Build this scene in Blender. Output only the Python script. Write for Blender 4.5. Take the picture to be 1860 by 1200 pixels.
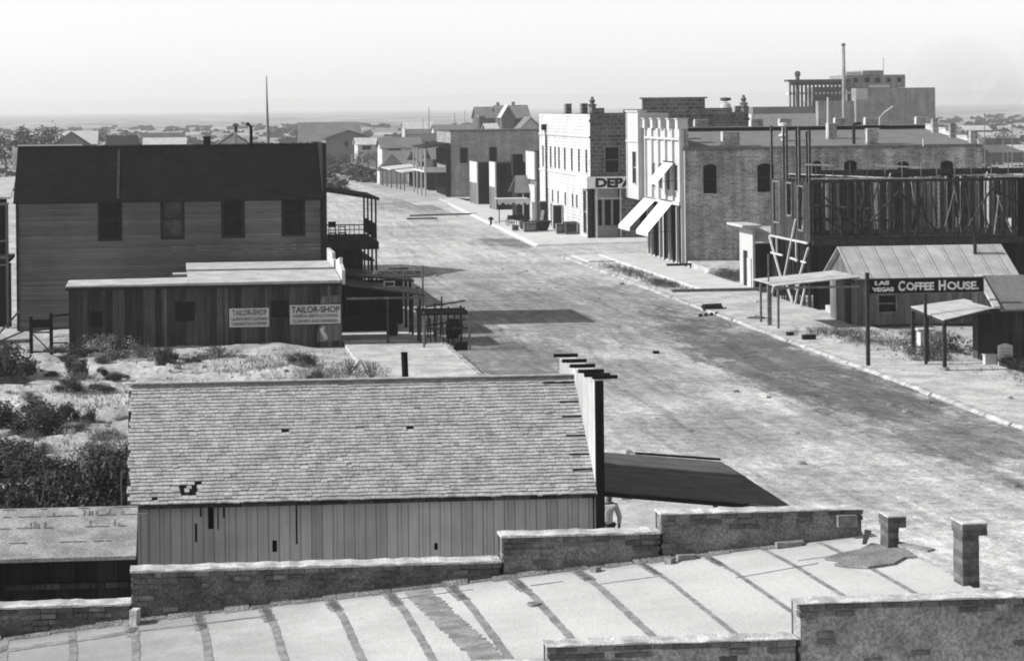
import bpy, bmesh, math, random
from mathutils import Vector, Matrix, noise
random.seed(7)
R = random.Random(11)
S = bpy.context.scene
COL = S.collection
for o in list(bpy.data.objects): bpy.data.objects.remove(o)

# ---------------------------------------------------------------- camera
CH, FP, PX, PY, TH, RL = 11.0, 4000.0, 630.0, 197.0, 0.08, 0.011
def at(px, py, Y):
    """measured pixel of the photograph -> world point on the vertical plane at depth Y"""
    dx, dy = px - PX, py - PY
    u = dx*math.cos(RL) - dy*math.sin(RL); v = dy*math.cos(RL) + dx*math.sin(RL)
    r = (math.sin(TH)*FP + math.cos(TH)*u, math.cos(TH)*FP - math.sin(TH)*u, -v)
    t = Y/r[1]; return (r[0]*t, Y, CH + r[2]*t)
def gr(px, py):
    dx, dy = px - PX, py - PY
    u = dx*math.cos(RL) - dy*math.sin(RL); v = dy*math.cos(RL) + dx*math.sin(RL)
    r = (math.sin(TH)*FP + math.cos(TH)*u, math.cos(TH)*FP - math.sin(TH)*u, -v)
    t = -CH/r[2]; return (r[0]*t, r[1]*t)
cam = bpy.data.cameras.new('camera'); co = bpy.data.objects.new('camera', cam); COL.objects.link(co)
Rt = Vector((math.cos(TH), -math.sin(TH), 0)); Up = Vector((0, 0, 1)); Fw = Vector((math.sin(TH), math.cos(TH), 0))
Xc = Rt*math.cos(RL) - Up*math.sin(RL); Yc = Rt*math.sin(RL) + Up*math.cos(RL)
m = Matrix((Xc, Yc, -Fw)).transposed().to_4x4(); m.translation = (0, 0, CH)
co.matrix_world = m
cam.sensor_width = 36; cam.sensor_fit = 'HORIZONTAL'; cam.lens = FP/1860*36
cam.shift_x = (930-PX)/1860; cam.shift_y = -(600-PY)/1860
cam.clip_start = 1; cam.clip_end = 40000
S.camera = co

# ---------------------------------------------------------------- sky, sun, exposure
ELEV = math.radians(34)
w = bpy.data.worlds.new('World'); S.world = w; w.use_nodes = True
nt = w.node_tree; nt.nodes.clear()
sk = nt.nodes.new('ShaderNodeTexSky'); sk.sky_type = 'NISHITA'; sk.sun_disc = False
sk.sun_elevation = ELEV; sk.sun_rotation = math.radians(271); sk.dust_density = 0.3
bw = nt.nodes.new('ShaderNodeRGBToBW'); bg = nt.nodes.new('ShaderNodeBackground'); bg.inputs[1].default_value = 0.134
ow = nt.nodes.new('ShaderNodeOutputWorld')
nt.links.new(sk.outputs[0], bw.inputs[0]); nt.links.new(bw.outputs[0], bg.inputs[0]); nt.links.new(bg.outputs[0], ow.inputs[0])
sl = bpy.data.lights.new('sun', 'SUN'); sl.energy = 4.6; sl.angle = math.radians(0.5); sl.color = (1, 0.995, 0.985)
so = bpy.data.objects.new('sun', sl); COL.objects.link(so); so.location = (-60, 40, 60)
so.rotation_euler = Vector((math.cos(ELEV), -0.02, -math.sin(ELEV))).to_track_quat('-Z', 'Y').to_euler()
S.view_settings.view_transform = 'Standard'; S.view_settings.look = 'None'
S.view_settings.exposure = 0.45; S.view_settings.gamma = 1
S.render.engine = 'CYCLES'
S.cycles.volume_bounces = 1; S.cycles.filter_width = 1.9

# ---------------------------------------------------------------- node helpers
class G:
    def __init__(s, name, rough=0.92):
        s.m = bpy.data.materials.new(name); s.m.use_nodes = True; s.t = s.m.node_tree
        s.b = s.t.nodes['Principled BSDF']; s.b.inputs['Roughness'].default_value = rough
        s.b.inputs['Specular IOR Level'].default_value = 0.04
        s.geo = s.t.nodes.new('ShaderNodeNewGeometry'); s.P = s.geo.outputs['Position']
        sp = s.t.nodes.new('ShaderNodeSeparateXYZ'); s.l(s.P, sp.inputs[0]); s.x, s.y, s.z = sp.outputs
    def l(s, a, b): s.t.links.new(a, b)
    def put(s, v, sock):
        if isinstance(v, (int, float)): sock.default_value = v
        else: s.l(v, sock)
    def mt(s, op, a, b=0.0, c=0.0, clamp=False):
        n = s.t.nodes.new('ShaderNodeMath'); n.operation = op; n.use_clamp = clamp
        s.put(a, n.inputs[0]); s.put(b, n.inputs[1])
        if op in ('MULTIPLY_ADD', 'SMOOTH_MIN'): s.put(c, n.inputs[2])
        return n.outputs[0]
    def vec(s, a, b, c=0.0):
        n = s.t.nodes.new('ShaderNodeCombineXYZ'); s.put(a, n.inputs[0]); s.put(b, n.inputs[1]); s.put(c, n.inputs[2]); return n.outputs[0]
    def noise(s, v=None, scale=1.0, detail=6.0, rough=0.6):
        n = s.t.nodes.new('ShaderNodeTexNoise'); s.l(s.P if v is None else v, n.inputs['Vector'])
        n.inputs['Scale'].default_value = scale; n.inputs['Detail'].default_value = detail; n.inputs['Roughness'].default_value = rough
        return n.outputs[0]
    def mr(s, v, a, b, c, d, smooth=True):
        n = s.t.nodes.new('ShaderNodeMapRange'); n.interpolation_type = 'SMOOTHSTEP' if smooth else 'LINEAR'
        s.put(v, n.inputs[0])
        for i, q in enumerate((a, b, c, d)): s.put(q, n.inputs[i+1])
        return n.outputs[0]
    def mix(s, f, a, b):
        return s.mt('ADD', s.mt('MULTIPLY', s.mt('SUBTRACT', 1.0, f), a), s.mt('MULTIPLY', f, b))
    def white(s, v):
        n = s.t.nodes.new('ShaderNodeTexWhiteNoise'); n.noise_dimensions = '1D'; s.put(v, n.inputs['W']); return n.outputs[0]
    def col(s, v):
        cl = s.mt('MINIMUM', s.mt('MAXIMUM', v, 0.004), 0.9)
        n = s.t.nodes.new('ShaderNodeCombineColor')
        for i in range(3): s.l(cl, n.inputs[i])
        s.l(n.outputs[0], s.b.inputs['Base Color'])
    def bump(s, h, strength=0.5, dist=0.02):
        n = s.t.nodes.new('ShaderNodeBump'); n.inputs['Strength'].default_value = strength; n.inputs['Distance'].default_value = dist
        s.l(h, n.inputs['Height']); s.l(n.outputs[0], s.b.inputs['Normal'])

def noisy(name, v, var=0.25, scale=2.0, rough=0.92, grain=0.12, bump=0.0):
    g = G(name, rough)
    a = g.mr(g.noise(scale=scale), 0.3, 0.7, 1-var, 1+var)
    b = g.mr(g.noise(scale=scale*14, detail=3), 0.3, 0.7, 1-grain, 1+grain)
    g.col(g.mt('MULTIPLY', g.mt('MULTIPLY', a, b), v))
    if bump: g.bump(g.noise(scale=scale*10, detail=4), bump, 0.03)
    return g.m
def boards(name, v, w=0.25, var=0.3, gap=0.3, axis='h', gw=0.06):
    """vertical boards on any axis aligned wall"""
    g = G(name)
    c = g.mt('DIVIDE', g.mt('ADD', g.x, g.y), w)
    fr = g.mt('FRACT', c); fl = g.mt('FLOOR', c)
    rnd = g.mr(g.white(fl), 0, 1, 1-var, 1+var, False)
    st = g.mr(g.noise(g.vec(g.mt('MULTIPLY', c, 3.0*1), g.mt('MULTIPLY', g.z, 0.5)), 1.6, 6, 0.65), 0.25, 0.75, 1-var, 1+var)
    big = g.mr(g.noise(scale=0.45, detail=3), 0.3, 0.7, 0.8, 1.2)
    ed = g.mt('MINIMUM', fr, g.mt('SUBTRACT', 1.0, fr))
    gp = g.mr(ed, 0.0, gw, gap, 1.0)
    r = g.mt('MULTIPLY', g.mt('MULTIPLY', rnd, st), g.mt('MULTIPLY', gp, big))
    g.col(g.mt('MULTIPLY', r, v)); g.bump(gp, 0.5, 0.02)
    return g.m
def siding(name, v, h=0.15, var=0.12, line=0.5):
    g = G(name)
    c = g.mt('DIVIDE', g.z, h); fr = g.mt('FRACT', c); fl = g.mt('FLOOR', c)
    rnd = g.mr(g.white(fl), 0, 1, 1-var, 1+var, False)
    big = g.mr(g.noise(scale=0.3, detail=4), 0.3, 0.7, 0.8, 1.25)
    st = g.mr(g.noise(g.vec(g.mt('MULTIPLY', g.mt('ADD', g.x, g.y), 0.5), g.mt('MULTIPLY', g.z, 6.0)), 1.5, 4), 0.3, 0.7, 0.88, 1.12)
    ln = g.mr(fr, 0.0, 0.3, line, 1.0)
    g.col(g.mt('MULTIPLY', g.mt('MULTIPLY', g.mt('MULTIPLY', rnd, st), g.mt('MULTIPLY', big, ln)), v)); g.bump(fr, 0.6, 0.02)
    return g.m
def brickm(name, v, bwid=0.42, bh=0.13, mortar=1.5, var=0.35, msize=0.014, stain=0.25, rough_b=0.6):
    g = G(name)
    n = g.t.nodes.new('ShaderNodeTexBrick'); g.l(g.vec(g.mt('ADD', g.x, g.y), g.z), n.inputs['Vector'])
    n.inputs['Scale'].default_value = 1; n.inputs['Brick Width'].default_value = bwid; n.inputs['Row Height'].default_value = bh
    n.inputs['Mortar Size'].default_value = msize; n.inputs['Mortar Smooth'].default_value = 0.3; n.inputs['Bias'].default_value = 0
    for i, q in (('Color1', 1-var), ('Color2', 1+var), ('Mortar', mortar)): n.inputs[i].default_value = (q, q, q, 1)
    s = g.mr(g.noise(scale=0.5), 0.3, 0.7, 1-stain, 1+stain)
    st = g.mr(g.noise(g.vec(g.mt('MULTIPLY', g.mt('ADD', g.x, g.y), 1.2), g.mt('MULTIPLY', g.z, 0.12)), 1.3, 4), 0.35, 0.65, 1-stain, 1+stain*0.7)
    f = g.mr(g.noise(scale=7, detail=4), 0.3, 0.7, 0.75, 1.25)
    bwn = g.t.nodes.new('ShaderNodeRGBToBW'); g.l(n.outputs[0], bwn.inputs[0])
    g.col(g.mt('MULTIPLY', g.mt('MULTIPLY', bwn.outputs[0], g.mt('MULTIPLY', s, st)), g.mt('MULTIPLY', f, v)))
    g.bump(g.mt('ADD', g.mt('MULTIPLY', n.outputs['Fac'], -1.0), g.mt('MULTIPLY', g.noise(scale=9, detail=4), rough_b)), 0.7, 0.02)
    return g.m
def metalroof(name, v, seam=0.8):
    g = G(name, 0.75)
    c = g.mt('DIVIDE', g.x, seam); fr = g.mt('FRACT', c)
    ed = g.mt('MINIMUM', fr, g.mt('SUBTRACT', 1.0, fr))
    rnd = g.mr(g.white(g.mt('FLOOR', c)), 0, 1, 0.9, 1.1, False)
    n = g.mr(g.noise(scale=1.5), 0.3, 0.7, 0.85, 1.12)
    n2 = g.mr(g.noise(scale=14, detail=3), 0.3, 0.7, 0.88, 1.12)
    g.col(g.mt('MULTIPLY', g.mt('MULTIPLY', g.mt('MULTIPLY', g.mr(ed, 0, 0.035, 0.6, 1.0), rnd), g.mt('MULTIPLY', n, n2)), v))
    return g.m
def shingm(name, v, rowh=0.14, ww=0.2, var=0.2, axis='y'):
    g = G(name)
    n = g.t.nodes.new('ShaderNodeTexBrick'); g.l(g.vec(g.x if axis == 'y' else g.y, g.z), n.inputs['Vector'])
    n.inputs['Scale'].default_value = 1; n.inputs['Brick Width'].default_value = ww; n.inputs['Row Height'].default_value = rowh
    n.inputs['Mortar Size'].default_value = 0.012; n.inputs['Mortar Smooth'].default_value = 0.2; n.inputs['Bias'].default_value = 0
    for i, q in (('Color1', 1-var), ('Color2', 1+var), ('Mortar', 0.45)): n.inputs[i].default_value = (q, q, q, 1)
    bwn = g.t.nodes.new('ShaderNodeRGBToBW'); g.l(n.outputs[0], bwn.inputs[0])
    s = g.mr(g.noise(scale=0.8), 0.3, 0.7, 0.8, 1.25)
    g.col(g.mt('MULTIPLY', g.mt('MULTIPLY', bwn.outputs[0], s), v))
    return g.m

MT = {}
MT['white'] = noisy('white_paint', 0.44, 0.06, 0.8, grain=0.06)
MT['offwhite'] = noisy('weathered_white_paint', 0.46, 0.12, 1.2, grain=0.12)
MT['stucco'] = brickm('pale_stone_blocks', 0.50, 0.6, 0.28, 0.7, 0.1, 0.03, 0.1)
MT['darkstone'] = brickm('rock_faced_stone', 0.095, 0.62, 0.32, 2.2, 0.3, 0.035, 0.15, 1.6)
MT['brick'] = brickm('old_brick', 0.27, 0.42, 0.15, 1.4, 0.3, 0.022, 0.28)
MT['greybrick'] = brickm('far_grey_brick', 0.24, 0.5, 0.2, 1.25, 0.15, 0.02, 0.15)
MT['dark'] = noisy('dark_weathered_wood', 0.022, 0.3, 2)
MT['black'] = noisy('black_iron', 0.012, 0.2, 3)
MT['glass'] = noisy('dark_window_glass', 0.012, 0.3, 2, rough=0.25, grain=0.02)
MT['midglass'] = noisy('dusty_window_glass', 0.06, 0.5, 1.5, rough=0.3)
MT['wood'] = noisy('grey_timber', 0.16, 0.3, 4)
MT['lightwood'] = noisy('fresh_sawn_timber', 0.42, 0.25, 5)
MT['darkwood'] = noisy('brown_stained_timber', 0.04, 0.35, 4)
MT['siding'] = siding('dark_lap_siding', 0.125, 0.125, .22, .4)
MT['siding_far'] = siding('pale_lap_siding', 0.4, 0.3, 0.1, 0.8)
MT['shingle_dark'] = shingm('dark_shingles', 0.009, 0.12, 0.3, 0.25)
MT['shingle_grey'] = shingm('grey_shingles', 0.14, 0.12, 0.35, 0.15)
MT['roof_grey'] = noisy('grey_felt_roof', 0.17, 0.12, 1.0, grain=0.15)
MT['roof_dark'] = noisy('dark_far_roof', 0.09, 0.15, 0.5)
MT['roof_mid'] = noisy('far_brown_roof', 0.15, 0.15, 0.5)
MT['roof_light'] = noisy('pale_roofing', 0.42, 0.2, 1.2, grain=0.2)
MT['lean_roof'] = noisy('weathered_shed_roofing', 0.27, 0.3, 1.5, grain=0.3)
MT['metal'] = metalroof('sheet_metal_roof', 0.38, 0.87)
MT['tin'] = metalroof('sheet_canopy_roof', 0.45, 1.4)
MT['boards_dark'] = boards('dark_board_wall', 0.044, 0.28, 0.55, 0.4)
MT['boards_shed'] = boards('weathered_board_wall', 0.40, 0.23, 0.13, 0.45, gw=0.09)
MT['boards_mid'] = boards('grey_board_wall', 0.13, 0.3, 0.35, 0.4)
MT['boards_black'] = boards('tarred_board_wall', 0.018, 0.4, 0.4, 0.5)
MT['plaster'] = noisy('stained_plaster', 0.19, 0.35, 2.5, grain=0.4, bump=0.9)
MT['plaster_dark'] = noisy('dirty_plaster', 0.12, 0.4, 2.2, grain=0.4, bump=0.6)
MT['plaster_light'] = noisy('pale_grey_plaster', 0.27, 0.3, 1.8, grain=0.35, bump=0.8)
MT['mortar'] = noisy('lime_mortar_cap', 0.47, 0.35, 4, grain=0.4, bump=0.5)
MT['b1'] = noisy('brick_dark', 0.10, 0.3, 9, grain=0.3, bump=0.5); MT['b2'] = noisy('brick_mid', 0.14, 0.3, 9, grain=0.3, bump=0.5)
MT['b3'] = noisy('brick_pale', 0.18, 0.3, 9, grain=0.3, bump=0.5); MT['b4'] = noisy('brick_plastered', 0.23, 0.3, 9, grain=0.3, bump=0.5)
MT['tar'] = noisy('tar_seam', 0.225, 0.3, 4, grain=0.35)
MT['felt'] = noisy('torn_roofing_felt', 0.2, 0.25, 2, grain=0.3)
MT['concrete'] = noisy('pale_concrete', 0.5, 0.12, 0.8, grain=0.1)
MT['signwhite'] = noisy('fresh_white_sign_paint', 0.8, 0.05, 2)
MT['canvas'] = noisy('white_canvas', 0.62, 0.05, 1)
for i, q in enumerate((0.335, 0.37, 0.405, 0.27)):
    MT['sh%d' % i] = noisy('cedar_shingle_%s' % ('dull', 'plain', 'bright', 'stained')[i], q, 0.2, 3, grain=0.25, bump=0.3)
def leafm(name, v):
    g = G(name, 0.8); g.col(g.mt('MULTIPLY', g.mr(g.noise(scale=1.7, detail=4), 0.3, 0.7, 0.6, 1.5), v)); return g.m
MT['leaf1'] = leafm('dark_leaves', 0.035); MT['leaf2'] = leafm('leaves', 0.075); MT['leaf3'] = leafm('dusty_leaves', 0.14)
MT['twig'] = noisy('twigs', 0.12, 0.2, 3); MT['dry'] = noisy('dry_grass', 0.32, 0.2, 3)
MT['shirt'] = noisy('white_shirt_cloth', 0.7, 0.06, 5); MT['skin'] = noisy('skin', 0.22, 0.05, 5)
MT['hat'] = noisy('dark_felt_hat', 0.03, 0.1, 5); MT['trouser'] = noisy('dark_trouser_cloth', 0.035, 0.15, 5)

def groundmat():
    g = G('desert_dirt')
    a = g.mr(g.noise(scale=0.11, detail=8, rough=0.65), 0.35, 0.65, 0.78, 1.12)
    b = g.mr(g.noise(g.vec(g.x, g.mt('MULTIPLY', g.y, 1.0)), 0.9, 9, 0.8), 0.36, 0.64, 0.62, 1.18)
    c = g.mr(g.noise(scale=7, detail=5, rough=0.7), 0.3, 0.7, 0.82, 1.16)
    # far plain: broad belts of scrub and bare sand
    far = g.mr(g.y, 220, 420, 0, 1)
    f = g.mr(g.noise(g.vec(g.mt('MULTIPLY', g.x, 0.012), g.mt('MULTIPLY', g.y, 0.006)), 1.0, 8, 0.7), 0.38, 0.62, 0.5, 1.1)
    spk = g.mr(g.noise(scale=0.16, detail=6, rough=0.8), 0.46, 0.56, 1.15, 0.6)
    near = g.mt('MULTIPLY', g.mt('MULTIPLY', a, b), c)
    b2 = g.mr(g.noise(g.vec(g.mt('MULTIPLY', g.x, 0.06), g.mt('MULTIPLY', g.y, 0.02)), 1.0, 8, 0.75), 0.4, 0.6, 0.62, 1.1); spk = g.mt('MULTIPLY', spk, b2)
    g.col(g.mt('MULTIPLY', g.mix(far, g.mt('MULTIPLY', near, 0.50), g.mt('MULTIPLY', g.mt('MULTIPLY', f, spk), 0.42)), 1.0))
    g.bump(g.noise(scale=5, detail=6, rough=0.7), 0.8, 0.12)
    return g.m
def roadmat():
    g = G('packed_dirt_road')
    wob = g.mt('MULTIPLY', g.noise(scale=0.06, detail=3), 3.0)
    xs = g.mt('ADD', g.x, wob)
    tr = g.mr(g.noise(g.vec(g.mt('MULTIPLY', xs, 1.3), g.mt('MULTIPLY', g.y, 0.035)), 1.0, 7, 0.62), 0.36, 0.64, 0.86, 1.1)
    a = g.mr(g.noise(scale=0.2, detail=10, rough=0.75), 0.38, 0.62, 0.78, 1.12)
    cc = g.mr(g.noise(g.vec(g.x, g.mt('MULTIPLY', g.y, 0.8)), 2.2, 10, 0.85), 0.41, 0.59, 0.68, 1.14)
    fine = g.mr(g.noise(g.vec(g.x, g.mt('MULTIPLY', g.y, 0.35)), 14, 4, 0.85), 0.36, 0.64, 0.76, 1.18)
    rut = g.mr(g.noise(g.vec(g.mt('MULTIPLY', xs, 4.5), g.mt('MULTIPLY', g.y, 0.02)), 1.0, 3, 0.6), 0.4, 0.62, 0.94, 1.03)
    v = g.mt('MULTIPLY', g.mt('MULTIPLY', g.mt('MULTIPLY', tr, rut), a), g.mt('MULTIPLY', cc, fine))
    # darker stretches of litter and weeds trodden into the surface
    nz = g.mt('SUBTRACT', g.noise(g.vec(g.x, g.mt('MULTIPLY', g.y, 0.35)), 0.45, 12, 0.88), 0.5)
    tot = None
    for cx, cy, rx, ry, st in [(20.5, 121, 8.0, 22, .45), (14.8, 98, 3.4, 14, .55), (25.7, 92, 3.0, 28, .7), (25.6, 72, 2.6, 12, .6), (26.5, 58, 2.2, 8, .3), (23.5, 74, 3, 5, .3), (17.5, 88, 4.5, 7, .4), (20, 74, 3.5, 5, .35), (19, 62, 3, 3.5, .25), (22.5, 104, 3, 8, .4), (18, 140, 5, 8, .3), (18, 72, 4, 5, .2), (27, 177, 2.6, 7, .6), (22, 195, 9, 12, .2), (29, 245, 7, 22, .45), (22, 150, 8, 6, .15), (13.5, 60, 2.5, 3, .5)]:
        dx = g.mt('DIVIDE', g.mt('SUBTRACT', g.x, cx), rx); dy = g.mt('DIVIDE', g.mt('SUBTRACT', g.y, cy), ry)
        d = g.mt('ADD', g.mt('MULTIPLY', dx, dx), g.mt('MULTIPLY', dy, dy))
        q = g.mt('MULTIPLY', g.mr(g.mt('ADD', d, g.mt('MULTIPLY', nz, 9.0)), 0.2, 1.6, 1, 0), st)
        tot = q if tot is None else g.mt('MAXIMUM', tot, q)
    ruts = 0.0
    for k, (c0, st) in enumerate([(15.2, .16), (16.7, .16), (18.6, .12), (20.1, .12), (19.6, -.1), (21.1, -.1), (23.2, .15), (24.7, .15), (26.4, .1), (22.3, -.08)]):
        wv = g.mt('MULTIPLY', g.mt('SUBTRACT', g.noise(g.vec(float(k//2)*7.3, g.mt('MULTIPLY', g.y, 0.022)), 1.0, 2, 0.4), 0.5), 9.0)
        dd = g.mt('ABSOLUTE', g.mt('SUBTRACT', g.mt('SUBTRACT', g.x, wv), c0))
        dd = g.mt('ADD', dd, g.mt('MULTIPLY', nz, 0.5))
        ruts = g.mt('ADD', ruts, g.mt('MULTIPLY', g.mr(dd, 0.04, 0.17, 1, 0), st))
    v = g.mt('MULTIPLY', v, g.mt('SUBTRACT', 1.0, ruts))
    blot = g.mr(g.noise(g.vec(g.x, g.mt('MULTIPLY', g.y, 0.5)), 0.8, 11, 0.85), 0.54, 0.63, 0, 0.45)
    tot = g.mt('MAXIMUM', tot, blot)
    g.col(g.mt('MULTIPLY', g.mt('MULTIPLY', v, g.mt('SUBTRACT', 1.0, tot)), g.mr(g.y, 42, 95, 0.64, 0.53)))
    g.bump(g.noise(scale=3, detail=9, rough=0.8), 0.8, 0.07)
    return g.m
MT['ground'] = groundmat(); MT['road'] = roadmat()
def vergemat():
    g = G('sandy_sidewalk')
    a = g.mr(g.noise(scale=0.5, detail=9, rough=0.8), 0.38, 0.62, 0.66, 1.1)
    c = g.mr(g.noise(scale=8, detail=5, rough=0.75), 0.3, 0.7, 0.82, 1.14)
    g.col(g.mt('MULTIPLY', g.mt('MULTIPLY', a, c), 0.5)); g.bump(g.noise(scale=6, detail=6, rough=0.7), 0.6, 0.06); return g.m
MT['verge'] = vergemat()
MT['kerb'] = noisy('dusty_kerb_stone', 0.34, 0.35, 1.5, grain=0.3, bump=0.5)
def roofmat():
    g = G('pale_mineral_roofing')
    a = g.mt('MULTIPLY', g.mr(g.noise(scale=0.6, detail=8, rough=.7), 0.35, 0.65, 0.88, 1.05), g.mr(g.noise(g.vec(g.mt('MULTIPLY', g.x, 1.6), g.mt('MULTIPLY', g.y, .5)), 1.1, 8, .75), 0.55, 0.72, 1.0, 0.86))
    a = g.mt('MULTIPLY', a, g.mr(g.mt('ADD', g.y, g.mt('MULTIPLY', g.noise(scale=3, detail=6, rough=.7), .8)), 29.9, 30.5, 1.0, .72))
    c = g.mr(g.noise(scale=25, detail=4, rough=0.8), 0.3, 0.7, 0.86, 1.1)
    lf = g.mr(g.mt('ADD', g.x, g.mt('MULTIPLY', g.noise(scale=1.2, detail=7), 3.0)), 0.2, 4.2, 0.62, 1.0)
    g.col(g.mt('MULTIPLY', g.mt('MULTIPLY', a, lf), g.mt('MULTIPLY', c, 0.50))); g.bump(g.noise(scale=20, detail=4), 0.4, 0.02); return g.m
MT['roofing'] = roofmat()

# ---------------------------------------------------------------- mesh helpers
class MB:
    def __init__(s): s.v = []; s.f = []; s.mi = []
    def face(s, pts, m=0):
        n = len(s.v); s.v += [tuple(p) for p in pts]; s.f.append(list(range(n, n+len(pts)))); s.mi.append(m); return s
    def box(s, x0, x1, y0, y1, z0, z1, m=0):
        n = len(s.v)
        s.v += [(x, y, z) for z in (z0, z1) for y in (y0, y1) for x in (x0, x1)]
        for q in ((0, 2, 3, 1), (4, 5, 7, 6), (0, 1, 5, 4), (2, 6, 7, 3), (0, 4, 6, 2), (1, 3, 7, 5)):
            s.f.append([n+i for i in q]); s.mi.append(m)
        return s
    def hexa(s, b, t, m=0):
        """solid from 4 bottom and 4 top points"""
        n = len(s.v); s.v += [tuple(p) for p in b] + [tuple(p) for p in t]
        for q in ((3, 2, 1, 0), (4, 5, 6, 7), (0, 1, 5, 4), (1, 2, 6, 5), (2, 3, 7, 6), (3, 0, 4, 7)):
            s.f.append([n+i for i in q]); s.mi.append(m)
        return s
    def prism(s, poly, axis, a, b, m=0):
        """extrude 2d poly along axis; poly coords are the other two axes in order"""
        def P(p, t):
            return {'x': (t, p[0], p[1]), 'y': (p[0], t, p[1]), 'z': (p[0], p[1], t)}[axis]
        n = len(s.v); k = len(poly)
        s.v += [P(p, a) for p in poly] + [P(p, b) for p in poly]
        s.f.append([n+i for i in range(k)][::-1]); s.f.append([n+k+i for i in range(k)]); s.mi += [m, m]
        for i in range(k):
            j = (i+1) % k; s.f.append([n+i, n+j, n+k+j, n+k+i]); s.mi.append(m)
        return s
    def beam(s, p, q, w, h=None, m=0):
        h = h or w; p = Vector(p); q = Vector(q); d = (q-p).normalized()
        up = Vector((0, 0, 1)) if abs(d.z) < 0.9 else Vector((0, 1, 0))
        a = d.cross(up).normalized()*w/2; b = a.cross(d).normalized()*h/2
        s.hexa([p-a-b, p+a-b, q+a-b, q-a-b], [p-a+b, p+a+b, q+a+b, q-a+b], m); return s
    def tube(s, pts, r, seg=8, m=0, r2=None):
        pts = [Vector(p) for p in pts]; n0 = len(s.v)
        for i, p in enumerate(pts):
            d = (pts[min(i+1, len(pts)-1)] - pts[max(i-1, 0)]).normalized()
            up = Vector((0, 0, 1)) if abs(d.z) < 0.9 else Vector((0, 1, 0))
            a = d.cross(up).normalized(); b = a.cross(d)
            rr = r if r2 is None else r + (r2-r)*i/(len(pts)-1)
            if isinstance(r, (list, tuple)): rr = r[i]
            for k in range(seg):
                t = 2*math.pi*k/seg; s.v.append(tuple(p + a*math.cos(t)*rr + b*math.sin(t)*rr))
        for i in range(len(pts)-1):
            for k in range(seg):
                k2 = (k+1) % seg; s.f.append([n0+i*seg+k, n0+i*seg+k2, n0+(i+1)*seg+k2, n0+(i+1)*seg+k]); s.mi.append(m)
        s.f.append([n0+k for k in range(seg)][::-1]); s.f.append([n0+(len(pts)-1)*seg+k for k in range(seg)]); s.mi += [m, m]
        return s
    def lathe(s, c, prof, seg=14, m=0):
        s.tube([(c[0], c[1], c[2]+z) for r, z in prof], [max(r, .002) for r, z in prof], seg, m); return s
    def wall(s, ax, pos, u0, u1, z0, z1, ops=(), dep=0.15, m=0, top=None):
        """wall face on plane ax=pos with openings (u0,u1,z0,z1) and reveals going dep inwards (signed)"""
        us = sorted({u0, u1} | {o[0] for o in ops} | {o[1] for o in ops}); zs = sorted({z0, z1} | {o[2] for o in ops} | {o[3] for o in ops})
        def P(u, z, d=0.0): return (pos+d, u, z) if ax == 'x' else (u, pos+d, z)
        for i in range(len(us)-1):
            for j in range(len(zs)-1):
                cu, cz = (us[i]+us[i+1])/2, (zs[j]+zs[j+1])/2
                if any(o[0] < cu < o[1] and o[2] < cz < o[3] for o in ops): continue
                s.face([P(us[i], zs[j]), P(us[i+1], zs[j]), P(us[i+1], zs[j+1]), P(us[i], zs[j+1])], m)
        for a, b, c, d in ops:
            for q in (((a, c), (b, c)), ((b, c), (b, d)), ((b, d), (a, d)), ((a, d), (a, c))):
                s.face([P(*q[0]), P(*q[1]), P(*q[1], dep), P(*q[0], dep)], m)
        return s
    def mesh(s, name, mats, org, smooth=False):
        me = bpy.data.meshes.new(name)
        me.from_pydata([(v[0]-org[0], v[1]-org[1], v[2]-org[2]) for v in s.v], [], s.f); me.validate()
        for q in mats: me.materials.append(MT[q] if isinstance(q, str) else q)
        if len(mats) > 1 and len(me.polygons) == len(s.mi): me.polygons.foreach_set('material_index', s.mi)
        if smooth: me.polygons.foreach_set('use_smooth', [True]*len(me.polygons))
        me.update(); return me
ORG = {}
def tagged(o, label, cat, group=None, kind=None):
    if label: o['label'] = label
    if cat: o['category'] = cat
    if group: o['group'] = group
    if kind: o['kind'] = kind
    return o
def thing(name, label, cat, loc=(0, 0, 0), group=None):
    o = bpy.data.objects.new(name, None); COL.objects.link(o); o.location = loc; o.empty_display_size = 0.5
    ORG[o.name] = loc; return tagged(o, label, cat, group)
def part(name, mb, mats, parent, label=None, smooth=False):
    org = ORG[parent.name]; mats = [mats] if isinstance(mats, str) else mats
    o = bpy.data.objects.new(name, mb.mesh(name, mats, org, smooth)); COL.objects.link(o); o.parent = parent
    ORG[o.name] = org
    if label: o['label'] = label
    return o
def single(name, mb, mats, label, cat, loc=(0, 0, 0), group=None, kind=None, smooth=False):
    mats = [mats] if isinstance(mats, str) else mats
    o = bpy.data.objects.new(name, mb.mesh(name, mats, loc, smooth)); COL.objects.link(o); o.location = loc
    ORG[o.name] = loc; return tagged(o, label, cat, group, kind)
def copytree(o, loc, rz=0, sc=1.0, label=None):
    c = o.copy(); COL.objects.link(c); c.location = loc; c.rotation_euler = (0, 0, rz); c.scale = (sc, sc, sc) if isinstance(sc, (int, float)) else sc
    if label: c['label'] = label
    for ch in list(o.children):
        d = ch.copy(); COL.objects.link(d); d.parent = c
        for g2 in list(ch.children):
            e = g2.copy(); COL.objects.link(e); e.parent = d
    return c
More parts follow.
